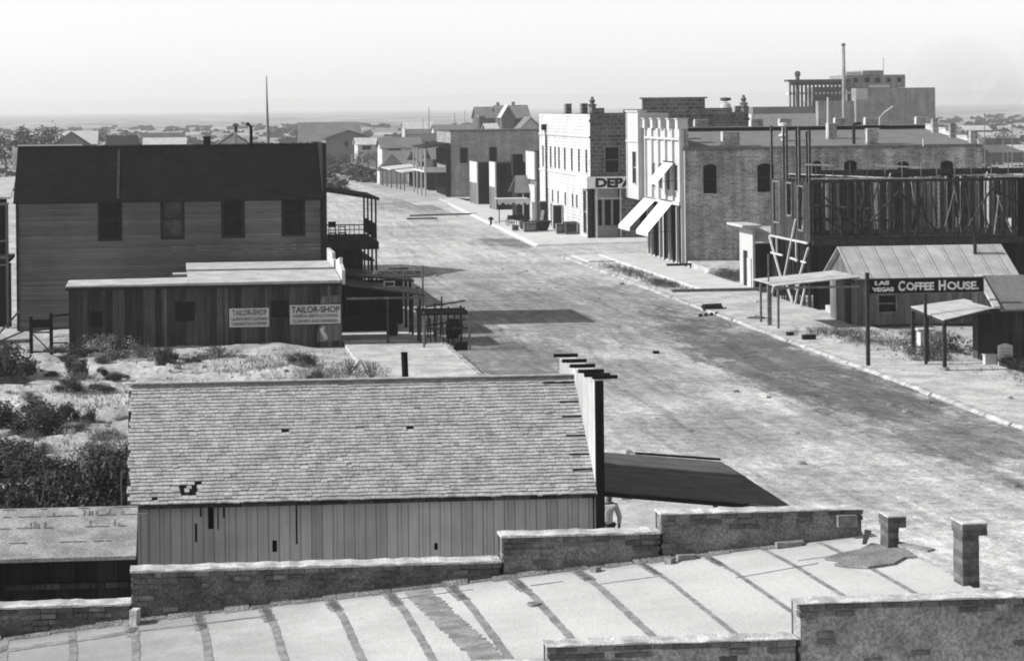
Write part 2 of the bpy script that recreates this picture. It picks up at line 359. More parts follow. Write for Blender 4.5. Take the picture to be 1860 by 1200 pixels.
def text(name, s, size, loc, mat, parent, wid=None, thick=0.006, facing='-y', bold=0.0, offset=0.0):
    """lettering as flat mesh; loc = lower-left in world; facing -y (read from the camera side) or -x"""
    cu = bpy.data.curves.new(name, 'FONT'); cu.body = s; cu.size = size; cu.extrude = thick; cu.offset = bold; cu.resolution_u = 4
    t = bpy.data.objects.new(name, cu); COL.objects.link(t)
    dg = bpy.context.evaluated_depsgraph_get(); dg.update()
    me = bpy.data.meshes.new_from_object(t.evaluated_get(dg)); bpy.data.objects.remove(t); bpy.data.curves.remove(cu)
    xs = [v.co.x for v in me.vertices]; x0, x1 = min(xs), max(xs); k = (wid/(x1-x0)) if wid else 1.0
    org = ORG[parent.name]
    for v in me.vertices:
        a, b, c = (v.co.x-x0)*k, v.co.y, v.co.z
        jn = noise.noise((a*7/max(size, .1), b*5/max(size, .1), len(s))); a += jn*size*.035; b += noise.noise((a*2/max(size, .1), 3.3, len(s)))*size*.05
        if facing == '-y': p = (loc[0]+a, loc[1]-c, loc[2]+b)
        else: p = (loc[0]-c, loc[1]-a, loc[2]+b)
        v.co = (p[0]-org[0], p[1]-org[1], p[2]-org[2])
    me.materials.append(MT[mat]); me.name = name
    o = bpy.data.objects.new(name, me); COL.objects.link(o); o.parent = parent; ORG[o.name] = org
    return o
def window(parent, ax, pos, o, frame='darkwood', dep=0.12, sgn=1, rail=True, glass='glass', fw=0.07, proud=0.03):
    """pane in a recess, casing round it, meeting rail; ax plane, sgn = inward direction"""
    a, b, c, d = o
    def B(mb, u0, u1, z0, z1, d0, d1):
        lo, hi = sorted((pos+sgn*d0, pos+sgn*d1))
        if ax == 'x': mb.box(lo, hi, u0, u1, z0, z1)
        else: mb.box(u0, u1, lo, hi, z0, z1)
    fr = MB(); e = -proud
    B(fr, a-fw, a, c-fw, d+fw, e, dep*.5); B(fr, b, b+fw, c-fw, d+fw, e, dep*.5); B(fr, a, b, d, d+fw, e, dep*.5); B(fr, a, b, c-fw, c, e-.03, dep*.5)
    f = part('window', fr, frame, parent)
    if rail:
        r = MB(); mz = (c+d)/2; B(r, a, b, mz-.03, mz+.03, dep*.45, dep*.8); part('sash_rail', r, frame, f)
    p = MB(); B(p, a, b, c, d, dep*.85, dep); part('pane', p, glass, f)
    return f
def clip_roof(mb, x0, x1, ya, za, yb, zb, t=0.08, m=0):
    """sloping slab between (ya,za) and (yb,zb), thickness t, from x0 to x1"""
    mb.hexa([(x0, ya, za-t), (x1, ya, za-t), (x1, yb, zb-t), (x0, yb, zb-t)], [(x0, ya, za), (x1, ya, za), (x1, yb, zb), (x0, yb, zb)], m)
#SETTING
# ================================================================ SETTING
def spaced(segs):
    out = []
    for a, b, n in segs: out += [a+(b-a)*i/n for i in range(n)]
    return out + [segs[-1][1]]
def lump(x, y):
    h = 0.0
    if y < 400 and -40 < x < 6.6:
        k = min(1, (6.6-x)/1.5)*min(1, max(0, (y-52)/4))*min(1, max(0, (400-y)/50))
        if y > 110: k *= 0.6
        h += k*(0.36*noise.noise((x*.11, y*.5, 1)) + 0.22*noise.noise((x*.5, y*1.1, 4)) + 0.10*noise.noise((x*1.6, y*2.2, 9)))
    if 34.6 < x < 60 and y < 126: 
        k = min(1, (x-34.6)/2); h += k*0.1*noise.noise((x*.5, y*.5, 2))
    if y > 190 and (x < 8 or x > 29.6):
        k = min(1, (y-190)/60)*min(1, (8-x)/6 if x < 8 else (x-29.6)/6 if y < 250 else 1)
        h += k*0.5*max(0, noise.noise((x*.05, y*.03, 6)))
    return h
xs = spaced([(-9000, -1500, 8), (-1500, -300, 8), (-300, -40, 14), (-40, -9, 30), (-9, 8, 60), (8, 34, 12), (34, 60, 40), (60, 300, 14), (300, 1500, 8), (1500, 12000, 8)])
ys = spaced([(-200, 44, 8), (44, 106, 170), (106, 130, 30), (130, 260, 40), (260, 700, 40), (700, 3000, 16), (3000, 30000, 12)])
mb = MB(); nx = len(xs)
for y in ys:
    for x in xs: mb.v.append((x, y, lump(x, y)))
for j in range(len(ys)-1):
    for i in range(nx-1): mb.f.append([j*nx+i, j*nx+i+1, (j+1)*nx+i+1, (j+1)*nx+i]); mb.mi.append(0)
single('ground', mb, 'ground', None, None, kind='structure', smooth=True)
# street and the cross street as one packed dirt sheet
mb = MB()
mb.face([(12.5, -60, .004), (28.3, -60, .004), (28.3, 157.2, .004), (28.3, 171, .004), (29.6, 260, .004), (27, 330, .004), (16, 330, .004), (12.5, 260, .004)])
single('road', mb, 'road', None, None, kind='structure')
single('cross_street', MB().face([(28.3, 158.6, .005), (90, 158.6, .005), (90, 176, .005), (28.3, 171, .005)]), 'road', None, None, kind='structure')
# right hand pavement: sandy verge, raised pale kerb and a poured walk
mb = MB(); mb.box(28.55, 34.0, 20, 126.5, -.2, .10); single('sidewalk', mb, 'verge', None, None, kind='structure')
mb = MB(); mb.box(28.55, 34.0, 126.5, 158.0, -.2, .09); single('verge', mb, 'verge', None, None, kind='structure')
mb = MB(); y = 20
while y < 158.2:
    y2 = min(y + .8 + R.random()*1.6, 158.6)
    j = (R.random()-.5)*.12; mb.hexa([(28.0+j, y, -.2), (28.56, y, -.2), (28.56, y2+.02, -.2), (28.0+j, y2+.02, -.2)], [(28.34+j+R.random()*.05, y, .105), (28.56, y, .11), (28.56, y2+.02, .11), (28.34+j+R.random()*.06, y2+.02, .105)]); y = y2
single('kerb', mb, 'kerb', None, None, kind='structure')
mb = MB(); mb.hexa([(30.9, 126.5, .0), (33.9, 126.5, .0), (34.2, 158.2, .0), (30.9, 158.2, .0)], [(30.9, 126.5, .24), (33.9, 126.5, .24), (34.2, 158.2, .24), (30.9, 158.2, .24)])
mb.box(29.0, 30.9, 152, 158.3, -.1, .16)
single('concrete_walk', mb, 'concrete', None, None, kind='structure')
single('walk_end_plank', MB().box(29.0, 35.3, 126.2, 126.48, -.05, .27), 'wood', 'long weathered plank across the end of the raised pale walk', 'plank', (29, 126.2, 0))
mb = MB(); mb.hexa([(28.4, 171.2, 0), (60, 177.3, 0), (60, 179.0, 0), (31.5, 260, 0)], [(28.75, 171.4, .14), (60, 177.5, .14), (60, 179.0, .14), (31.9, 260, .14)])
mb.hexa([(31.5, 260.01, 0), (60, 179.01, 0), (36, 179, 0), (34, 262, 0)], [(31.9, 260.01, .13), (60, 179.01, .13), (36, 179, .13), (34, 262, .13)])
single('far_sidewalk', mb, 'concrete', None, None, kind='structure')
# left pavement
mb = MB(); mb.box(7.9, 12.4, 84, 125, -.2, .14); mb.box(7.9, 11.3, 102.1, 125.01, .1, .2)
single('left_sidewalk', mb, 'verge', None, None, kind='structure')
mb = MB(); y = 60
while y < 124:
    y2 = y + 1.2 + R.random()*1.5; j = (R.random()-.5)*.06; mb.box(12.32+j, 12.55+j, y, y2-.06, -.2, .15+R.random()*.03); y = y2
single('left_kerb', mb, 'kerb', None, None, kind='structure')
mb = MB(); mb.box(9.2, 15, 46, 64, -.2, .12); single('near_sidewalk', mb, 'verge', None, None, kind='structure')
# distant hills
def ridge(name, dist, x0, x1, hmax, seed, n=120):
    mb = MB()
    for i in range(n+1):
        x = x0 + (x1-x0)*i/n; h = hmax*(0.8+0.25*noise.noise((i*0.06, seed, 0))+0.06*noise.noise((i*.25, seed, 3)))*min(1, i/12, (n-i)/12)
        mb.v += [(x, dist, -5), (x, dist+400, max(h, 1)), (x, dist+2500, -5)]
    for i in range(n):
        a = i*3; b = a+3
        mb.f += [[a, b, b+1, a+1], [a+1, b+1, b+2, a+2]]; mb.mi += [0, 0]
    single(name, mb, 'hill', None, None, kind='structure', smooth=True)
MT['hill'] = noisy('bare_desert_hill', 0.25, 0.3, 0.003)
ridge('hills', 13000, -4500, 9500, 100, 3.1)

# ---------------------------------------------------------------- vegetation
def leaves(mb, c, rad, n, size, m=(0, 1), lowr=0.0, lumps=6, rnd=R):
    cs = []
    for i in range(lumps):
        a = rnd.random()*6.283; r = rnd.random()**.6*.85; k = rnd.uniform(.22, .5)
        cs.append((c[0]+math.cos(a)*r*rad[0], c[1]+math.sin(a)*r*rad[1], c[2]+rad[2]*(rnd.uniform(-.8, .75)*(1-r*.55)-lowr), k))
    k = 0
    while k < n:
        q = cs[rnd.randrange(lumps)]
        d = Vector((rnd.gauss(0, 1), rnd.gauss(0, 1), rnd.gauss(0, 1))).normalized()*(rnd.random()**.4)*q[3]*(1.25 if rnd.random() < .12 else 1)
        p = Vector((q[0]+d.x*rad[0], q[1]+d.y*rad[1], q[2]+d.z*rad[2]*1.1)); k += 1
        if p.z < .01: continue
        a = Vector((rnd.gauss(0, 1), rnd.gauss(0, 1), rnd.gauss(0, .7))).normalized(); b = a.cross(Vector((rnd.gauss(0, 1), rnd.gauss(0, 1), rnd.gauss(0, 1)))).normalized()
        s = size*(.6+rnd.random()*.8)
        mm = m[0] if rnd.random() < .6 else m[1]
        mb.face([p-a*s-b*s*.4, p+a*s-b*s*.3, p+a*s*.7+b*s*.5, p-a*s*.6+b*s*.5], mm)
def bush_mesh(mats, w, h, n, size, stems=9, lowr=.35):
    c = MB(); leaves(c, (0, 0, h*.5), (w*.5, w*.5, h*.5), n, size, lowr=lowr, lumps=16)
    t = MB()
    for i in range(stems):
        a = R.random()*6.28; r = w*.3*R.random()
        t.tube([(0, 0, 0), (math.cos(a)*r*.5, math.sin(a)*r*.5, h*.35), (math.cos(a)*r, math.sin(a)*r, h*.75)], .012*w, 5, 0, .005*w)
    return c.mesh('foliage', mats, (0, 0, 0)), t.mesh('stem', ['twig'], (0, 0, 0))
BM = [bush_mesh(['leaf1', 'leaf2'], 2, 1.5, 4200, .042), bush_mesh(['leaf1', 'leaf2'], 2, 1.2, 3600, .04), bush_mesh(['leaf2', 'leaf3'], 2, 1.1, 2400, .03, 12), bush_mesh(['leaf3', 'dry'], 2, 1.3, 1500, .028, 18), bush_mesh(['leaf1', 'leaf2'], 2, 1.5, 5200, .034, 2), bush_mesh(['leaf1', 'leaf2'], 2, 1.5, 4000, .036, 2)]
FB = [bush_mesh(['leaf1', 'leaf2'], 1.5, 1.2, 200, .16, 2, .35), bush_mesh(['leaf2', 'leaf3'], 1.5, 1.0, 180, .15, 2, .35), bush_mesh(['leaf1', 'leaf2'], 1.4, 1.5, 220, .15, 2, .35)]
def bush(k, x, y, w, h, label, group=None, far=False, name='shrub', cat='shrub'):
    o = bpy.data.objects.new(name, None); COL.objects.link(o); o.location = (x, y, lump(x, y)-.03); o.rotation_euler = (0, 0, R.random()*6.28)
    o.scale = (w/2, w/2*(.85+R.random()*.3), h/1.3); tagged(o, label, cat, group)
    for me, nm in zip((FB if far else BM)[k], ('foliage', 'stem')):
        c = bpy.data.objects.new(nm, me); COL.objects.link(c); c.parent = o
    return o
# the big dark thicket left of the shingled shed
rt = random.Random(77); thick = []
for yy in (50, 52.5, 55, 57.5, 60, 62.5, 65, 68):
    for k in range(5):
        xx = -1.3 - k*1.35*(yy/55) + rt.uniform(-.5, .5)
        if yy > 61 and rt.random() < .42: continue
        thick.append((min(xx, -1.15), yy+rt.uniform(-1, 1), rt.uniform(2.0, 3.6), rt.uniform(1.3, 2.7)*(1 if yy < 58 else .55)))
for i, (x, y, w_, h_) in enumerate(thick):
    bush(4+i % 2, x, y, w_, h_, 'dense dark leafy shrub in the thicket left of the shingled shed', 'dense shrubs in the thicket beside the shingled shed')
nb = [(0, -6.9, 92.5, 3.2, 1.8, 'large dark rounded shrub at the left edge below the slatted gate'),
      (0, -6.1, 78.5, 3.4, 1.1, 'low dark mounded shrub at the left edge of the sandy lot'),
      (0, -4.6, 74.2, 2.0, 1.2, 'round dark shrub on the sand just above the dark thicket'),
      (1, -3.0, 79.2, .9, .8, 'small dark shrub, right one of a pair in the middle of the sandy lot'),
      (0, -3.7, 79.5, .9, .9, 'small dark shrub, left one of a pair in the middle of the sandy lot'),
      (0, -4.0, 91.8, 1.1, 1.3, 'small upright dark shrub standing alone in the sandy lot'),
      (1, -4.6, 98.2, 1.9, .8, 'dark low shrub beside the foot of the slatted gate'),
      (2, -1.5, 97.6, 2.4, .9, 'grey spreading shrub below the left end of the dark plank shop'),
      (0, -0.2, 96.4, 1.2, .8, 'compact dark shrub in front of the dark plank shop wall'),
      (2, 2.0, 97.6, 2.6, 1.1, 'wide feathery shrub in front of the middle of the dark plank wall'),
      (3, 8.0, 88.4, 1.7, 1.1, 'dry twiggy bush on the sidewalk edge behind the shingled roof'),
      (3, 7.2, 90.6, 2.0, .9, 'sparse grey bush left of the dry twiggy bush behind the shingled roof'),
      (3, 5.9, 89.2, 1.6, .7, 'low wispy bush just above the ridge of the shingled roof'),
      (2, 5.6, 96.8, 1.5, .6, 'low scrubby bush below the larger tailor signboard'),
      (3, -3.0, 100.4, 2.6, 1.2, 'tall pale grassy bush against the left corner of the plank shop'),
      (3, 5.2, 92.8, 1.5, .6, 'thin dry bush midway between the tailor shop and the shingled roof'),
      (2, 31.9, 91.0, 2.0, 1.4, 'dusty bush under the small tin canopy beside its first post'),
      (2, 33.6, 94.6, 3.2, 1.5, 'wide dusty bush under the tin canopy beside the dark shack'),
      (1, 34.3, 87.6, 1.6, .8, 'dark shrub at the foot of the white notice board'),
      (2, 34.2, 83.0, 2.2, .9, 'dusty shrub at the right edge below the notice board'),
      (2, 31.5, 98.4, 2.2, .6, 'low weedy patch bush in front of the coffee house window'),
      (2, 35.0, 101.5, 1.6, .6, 'weedy shrub beside the coffee house board wall'),
      (2, 32.9, 79.5, 1.8, .9, 'grey shrub cut by the right edge above the road'),
      (2, 36.0, 139.5, 3.0, .8, 'weedy bush in the gap below the big brick wall'),
      (2, 35.6, 134.8, 2.6, .5, 'low weeds bush in front of the small white false front'),
      (1, 29.6, 110.0, .9, .35, 'tiny dark bush on the kerb below the coffee house porch')]
for b in nb: bush(*b)
rt = random.Random(5)
for i in range(22): bush(rt.choice((0, 1, 2)), rt.uniform(-7, 6.4), rt.uniform(84, 99), rt.uniform(.5, 1.5), rt.uniform(.25, .6), 'low dark weed clump scattered over the sandy left lot', 'low weed clumps on the sandy lot')
for i in range(14): bush(rt.choice((1, 2)), rt.uniform(-6, -1.6), rt.uniform(69, 84), rt.uniform(.5, 1.3), rt.uniform(.3, .7), 'low dark weed clump on the sand above the thicket', 'low weed clumps above the thicket')
# pale scrub at the far end of the street
for i in range(48):
    x = 12 + R.random()*20; y = 290 + R.random()*150; x = min(x, 29) if y < 330 else x
    bush(R.choice((1, 1, 0)), x, y, 3+R.random()*5, 1+R.random()*1.2, 'scrubby mound bush where the street runs out into desert', 'scrub bushes at the far end of the street', True)
# far plain
for i in range(150):
    y = 450 + 1250*R.random()**1.2; x = R.uniform(-.14, .40)*y
    w_ = (3 + R.random()*6)
    bush(R.choice((0, 0, 1)), x, y, w_, w_*(.36+.16*R.random()), 'dark mounded desert shrub out on the hazy plain', 'shrubs scattered over the far plain', True)
mb = MB()
for i in range(1500):
    y = 260 + 1100*R.random()**1.3; x = R.uniform(-.15, .42)*y
    if y < 420 and 5 < x < 48: continue
    if y < 300 and x > 0: continue
    k = (.5+R.random()*1.2)*(1+y/900)
    for q in range(7):
        a = R.random()*6.28; r = R.random()*k; z = R.random()*.5*k*(1-r/k*.5); dx, dz = k*.45, k*.3; c_ = math.cos(a)*r
        mb.face([(x+c_-dx, y+math.sin(a)*r, z-dz*.2), (x+c_+dx*.8, y+math.sin(a)*r+dz*.5, z), (x+c_+dx*.3, y+math.sin(a)*r, z+dz), (x+c_-dx*.6, y+math.sin(a)*r-dz*.4, z+dz*.8)], R.choice((0, 0, 1)))
single('scrub', mb, ['leaf3', 'twig'], 'fine scattered scrub covering the plain behind the town', 'scrub', kind='stuff')
def tree(label, x, y, h, w_, group=None, n=900, sz=.16):
    t = thing('tree', label, 'tree', (x, y, 0), group)
    tr = MB(); tr.tube([(x, y, -.1), (x+.1, y, h*.3), (x-.1, y+.1, h*.6)], .12+h*.02, 7, 0, .05)
    for i in range(6):
        a = R.random()*6.28; tr.tube([(x, y, h*(.25+.05*i)), (x+math.cos(a)*w_*.3, y+math.sin(a)*w_*.3, h*(.45+.07*i))], .06, 5, 0, .02)
    part('trunk', tr, 'twig', t)
    c = MB(); leaves(c, (x, y, h*.58), (w_*.5, w_*.5, h*.42), n, sz*h*.16, lumps=14); part('crown', c, ['leaf1', 'leaf2'], t)
p = at(10, 262, 330); tree('dark bushy tree at the left edge beyond the two-storey house', p[0], 330, 9.0, 9)
p = at(62, 262, 400); tree('dark tree left of the bright white-roofed house', p[0], 400, 10, 9)
p = at(88, 262, 430); tree('lower dark tree touching the white-roofed house', p[0], 430, 8.5, 9)
p = at(165, 262, 520); tree('small grey tree right of the white-roofed house', p[0], 520, 7, 10)
p = at(514, 262, 330); tree('small dark tree right of the tall bare pole', p[0], 330, 6.2, 4)
p = at(547, 262, 350); tree('dark tree in front of the long dark barn roof', p[0], 350, 6.4, 4.5)
p = at(572, 262, 350); tree('rounded tree between barn roof and gabled house', p[0], 350, 5.6, 3.5)
for i, (px, w_) in enumerate([(592, 3.5), (612, 4), (630, 3.6), (650, 4.2), (668, 4), (684, 3.4)]):
    p = at(px, 300, 392); tree('dark yard tree in the row before the far gabled house', p[0], 392, 2.9+R.random(), w_*1.1, 'yard trees before the far gabled house', 500)
p = at(930, 300, 480); tree('dark tree below the big twin-gabled house', p[0], 480, 5, 6)
p = at(1800, 300, 420); tree('dark shrub-like tree beyond the right end of the brick block', p[0], 420, 5.5, 6)
p = at(1825, 300, 520); tree('far grey tree near the right edge of the plain', p[0], 520, 5, 7)
# uncountable dry grass and rubble
def tufts(name, spots, n, h, mats, label):
    mb = MB()
    for i in range(n):
        cx, cy, rx, ry = spots[R.randrange(len(spots))]
        x = cx + R.gauss(0, .45)*rx; y = cy + R.gauss(0, .45)*ry; z = lump(x, y)
        for k in range(R.randrange(4, 9)):
            a = R.random()*6.28; l = h*(.4+R.random()*.8); s = .009
            dx, dy = math.cos(a)*l*.5, math.sin(a)*l*.5
            mb.face([(x-s, y, z), (x+s, y, z), (x+dx, y+dy, z+l)], 0 if R.random() < .7 else 1)
    single(name, mb, mats, label, 'grass', kind='stuff')
tufts('dry_grass', [(1, 97.8, 6, 2), (6, 90, 3, 4), (-3, 84, 4, 6), (-2.2, 72, 2, 5), (-1.5, 60, 1.5, 5), (-3, 45.4, 3, .6), (4, 94, 4, 3), (-6.5, 70, 2, 6)], 3600, .2, ['dry', 'leaf3'], 'sparse dry grass over the sandy lot')
tufts('weeds', [(33, 96, 2.5, 5), (34.5, 84, 2, 5), (31.5, 102, 2, 3), (36, 137, 2.5, 4), (29.8, 142, 1.2, 9), (29.8, 132, 1, 4)], 3200, .3, ['leaf3', 'leaf2'], 'thin weeds on the right-hand lots')
mb = MB()
for i in range(420):
    s = .03 + R.random()**3*.16
    q = R.random()
    if q < .5: x, y = R.uniform(-8, 7), R.uniform(66, 100)
    elif q < .75: x, y = R.uniform(13, 28), R.uniform(60, 160)
    else: x, y = R.uniform(29, 40), R.uniform(75, 150)
    z = lump(x, y)+(.1 if 28.5 < x < 34 else 0); a = [R.uniform(.6, 1.2)*s for _ in range(6)]
    mb.hexa([(x-a[0], y-a[1], z-.02), (x+a[2], y-a[3], z-.02), (x+a[1], y+a[4], z-.02), (x-a[5], y+a[0], z-.02)], [(x-a[0]*.6, y-a[1]*.5, z+a[2]*.7), (x+a[2]*.5, y-a[3]*.6, z+a[1]*.8), (x+a[1]*.6, y+a[4]*.5, z+a[3]*.6), (x-a[5]*.5, y+a[0]*.6, z+a[4]*.7)])
single('pebbles', mb, 'wood', 'scattered clods and pebbles on the lots and street', 'stones', kind='stuff')

# ================================================================ FOREGROUND BRICK BUILDING (the roof at the bottom)
def rz(x, y): return 4.08 + 0.088*(x+.6) - 0.02*(y-30) + (-.02*max(0, -x-.5))
FGt = thing('brick_building', 'nearest brick building with pale seamed roof and stepped parapet along the bottom', 'building', (-5, 14, 0))
n = 26; mb = MB(); mb.face([(-6, 13, 2.2), (9.72, 13, 2.2), (9.72, 24.1, 2.2), (-6, 24.1, 2.2)])
X0, X1, Y0, Y1 = -6.0, 9.72, 24.1, 30.1
for i in range(n):
    for j in range(n):
        a, b = X0+(X1-X0)*i/n, X0+(X1-X0)*(i+1)/n; c, d = Y0+(Y1-Y0)*j/n, Y0+(Y1-Y0)*(j+1)/n
        mb.face([(a, c, rz(a, c)), (b, c, rz(b, c)), (b, d, rz(b, d)), (a, d, rz(a, d))])
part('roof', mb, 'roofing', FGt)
mb = MB(); mb.face([(X1, 13, 0), (X1, Y1, 0), (X1, Y1, rz(X1, Y1)), (X1, 24.1, rz(X1, 24.1)), (X1, 24.1, 2.2), (X1, 13, 2.2)]); mb.face([(X0, 30.39, 0), (X1, 30.39, 0), (X1, 30.39, 4.9), (X0, 30.39, 3.6)])
mb.face([(X0, 13, 0), (X1, 13, 0), (X1, 13, 2.2), (X0, 13, 2.2)]); mb.face([(X0, 13, 0), (X0, Y1, 0), (X0, Y1, rz(X0, Y1)), (X0, 13, rz(X0, 13))]); mb.face([(X1, Y1, 0), (X1, 30.39, 0), (X1, 30.39, 4.9), (X1, Y1, 4.9)])
part('outer_wall', mb, 'brick', FGt)
def brickwall(xa, xb, top, yf, yb, base, parent, rows=3, full=False, capend=True, name='parapet', plast='plaster', seed=1, capd=0.0):
    """real brick courses under a mortar cap, patchy plaster over a rubble core"""
    r = random.Random(seed)
    core = MB(); zc = top-.035
    nn = max(2, int((xb-xa)/.35)); nzz = 5
    for i in range(nn):      # uneven plastered face
        a, b = xa+.02+(xb-xa-.04)*i/nn, xa+.02+(xb-xa-.04)*(i+1)/nn
        for j in range(nzz):
            za, zb = base(a)+(zc-base(a))*j/nzz, base(a)+(zc-base(a))*(j+1)/nzz
            za2, zb2 = base(b)+(zc-base(b))*j/nzz, base(b)+(zc-base(b))*(j+1)/nzz
            f = lambda x, z: yf+.02-.022*noise.noise((x*1.7, z*3, seed))
            core.face([(a, f(a, za), za), (b, f(b, za2), za2), (b, f(b, zb2), zb2), (a, f(a, zb), zb)])
    core.face([(xa+.02, yf, base(xa)), (xa+.02, yb, base(xa)), (xa+.02, yb, zc), (xa+.02, yf, zc)]); core.face([(xb-.02, yf, base(xb)), (xb-.02, yb, base(xb)), (xb-.02, yb, zc), (xb-.02, yf, zc)])
    core.face([(xa, yb-.01, base(xa)), (xb, yb-.01, base(xb)), (xb, yb-.01, zc), (xa, yb-.01, zc)])
    w_ = part(name, core, plast, parent)
    br = MB(); z = top-.035; row = 0
    zmin = min(base(xa), base(xb))
    while z > zmin and row < 14:
        x = xa + (0 if row % 2 else -.11)
        while x < xb:
            l = .215 if r.random() > .15 else .105
            a, b = max(x, xa), min(x+l-.012, xb)
            if b-a > .04 and z-.068 > base((a+b)/2)-.02:
                pr_ = 1.0 if row < 1 else (.8 if row < rows else (.22 if capd == 0 else .09))
                edge = (a < xa+.45 or b > xb-.3)
                nz_ = noise.noise((a*.9, z*2, seed+5))
                if r.random() < (pr_ if edge or row < 1 else pr_*(.25+.9*max(0, nz_+.3))):
                    j = r.uniform(-.012, .008); e = [r.uniform(-.006, .006) for _ in range(8)]; br.hexa([(a+e[0], yf-.004+j, z-.060+e[1]), (b+e[2], yf-.004+j, z-.060+e[3]), (b, yf+.09, z-.06), (a, yf+.09, z-.06)], [(a+e[4], yf-.002+j, z-.004+e[5]), (b+e[6], yf-.002+j, z-.004+e[7]), (b, yf+.09, z-.004), (a, yf+.09, z-.004)], r.choice((0, 0, 1, 1, 2)) if row < rows else r.choice((1, 2, 2, 3)))
            x += l
        z -= .078; row += 1
    part('bricks', br, ['b1', 'b2', 'b3', 'b4'], w_)
    cap = MB(); nn = max(3, int((xb-xa)/.12)); pz = []
    for i in range(nn+1): pz.append((xa-.015+(xb-xa+.03)*i/nn, top-capd+r.uniform(-.012, .008), yf-.010+r.uniform(-.006, .005)))
    for i in range(nn):
        a, b = pz[i], pz[i+1]
        cap.hexa([(a[0], a[2], top-.032), (b[0], b[2], top-.032), (b[0], yb+.01, top-.032), (a[0], yb+.01, top-.032)], [(a[0], a[2], a[1]), (b[0], b[2], b[1]), (b[0], yb+.01, b[1]), (a[0], yb+.01, a[1])])
    part('mortar_cap', cap, 'mortar', w_)
    return w_
bz = lambda x: rz(x, 30)-.03
brickwall(-6, -.62, 4.33, 30.0, 30.36, bz, FGt, seed=3, plast='plaster_dark', rows=4)
brickwall(-.60, 4.46, 4.77, 30.0, 30.36, bz, FGt, seed=5, plast='plaster_dark')
brickwall(4.48, 6.68, 5.11, 30.0, 30.36, bz, FGt, seed=8)
brickwall(6.70, 9.55, 5.37, 30.0, 30.36, bz, FGt, seed=12, capd=.016, rows=3)
zb = lambda x: 3.2
brickwall(-6, 1.0, 4.62, 24.0, 24.3, zb, FGt, seed=21, rows=4)
brickwall(1.02, 4.06, 4.85, 24.0, 24.3, zb, FGt, seed=22, rows=4)
brickwall(4.08, 6.88, 5.08, 24.0, 24.3, zb, FGt, seed=23, capd=.016, rows=5, plast='plaster_light')
brickwall(6.90, 9.72, 5.47, 24.0, 24.3, zb, FGt, seed=24, capd=.016, rows=2, plast='plaster_light')
# render band of the near wall falling to the next roof (closer side)
# tar seams
def seam(pts, wid, jit=.02):
    mb = MB(); L = []
    for k in range(len(pts)-1):
        (xa, ya), (xb, yb) = pts[k], pts[k+1]; nn = max(2, int(math.hypot(xb-xa, yb-ya)/.06))
        for i in range(nn + (1 if k == len(pts)-2 else 0)):
            t = i/nn; x, y = xa+(xb-xa)*t, ya+(yb-ya)*t
            d = Vector((xb-xa, yb-ya)).normalized(); nrm = Vector((-d.y, d.x))
            L.append((x, y, nrm, wid*(.85+.35*R.random()), wid*(.85+.35*R.random())))
    for i in range(len(L)-1):
        a, b = L[i], L[i+1]
        q = [(a[0]-a[2].x*a[3]/2, a[1]-a[2].y*a[3]/2), (a[0]+a[2].x*a[4]/2, a[1]+a[2].y*a[4]/2), (b[0]+b[2].x*b[4]/2, b[1]+b[2].y*b[4]/2), (b[0]-b[2].x*b[3]/2, b[1]-b[2].y*b[3]/2)]
        mb.face([(u, v, rz(u, v)+.006) for u, v in q])
    return mb
for i, x in enumerate([-2.2, -1.3, -.5, .4, 1.3, 2.2, 3.0, 3.85, 4.7, 5.6, 6.5, 7.4, 8.2, 9.0]):
    wd = .10 if i < 10 else .07
    part('roof_seam', seam([(x-.10, 29.9), (x-.02, 28.6), (x+.04, 24.4)], wd), 'tar', FGt)
    if 1 < i < 12: part('tar_patch', seam([(x-.12, 29.95), (x-.06, 29.2-.3*R.random())], wd*1.7), 'tar', FGt)
part('felt_strip', seam([(3.28, 29.85), (3.42, 28), (3.62, 26), (3.7, 24.4)], .36), 'tar', FGt, 'wide dark felt strip')
part('felt_lap', seam([(-.5, 29.35), (1.2, 29.35)], .07), 'tar', FGt); part('felt_lap', seam([(-2.4, 29.25), (-.5, 29.35)], .2), 'tar', FGt)
part('felt_lap', seam([(5.62, 28.9), (6.5, 28.95)], .025), 'tar', FGt); part('felt_lap', seam([(7.3, 28.3), (8.5, 28.6)], .025), 'tar', FGt); part('felt_lap', seam([(4.75, 29.3), (5.2, 29.33)], .03), 'tar', FGt)
part('felt_lap', seam([(8.3, 28.9), (9.0, 28.95)], .025), 'tar', FGt); part('felt_lap', seam([(3.0, 29.45), (4.0, 29.5)], .03), 'tar', FGt)
# plaster fillet where roof meets parapet
mb = MB(); x = -6
while x < 8.6:
    x2 = x+.15+R.random()*.3; h1 = .03+R.random()*.05; d1 = .06+R.random()*.12
    mb.face([(x, 30.0-d1, rz(x, 30)+.008), (x2, 30.0-d1*.8, rz(x2, 30)+.008), (x2, 30.02, rz(x2, 30)+h1), (x, 30.02, rz(x, 30)+h1)]); x = x2
part('plaster_fillet', mb, 'plaster', FGt)
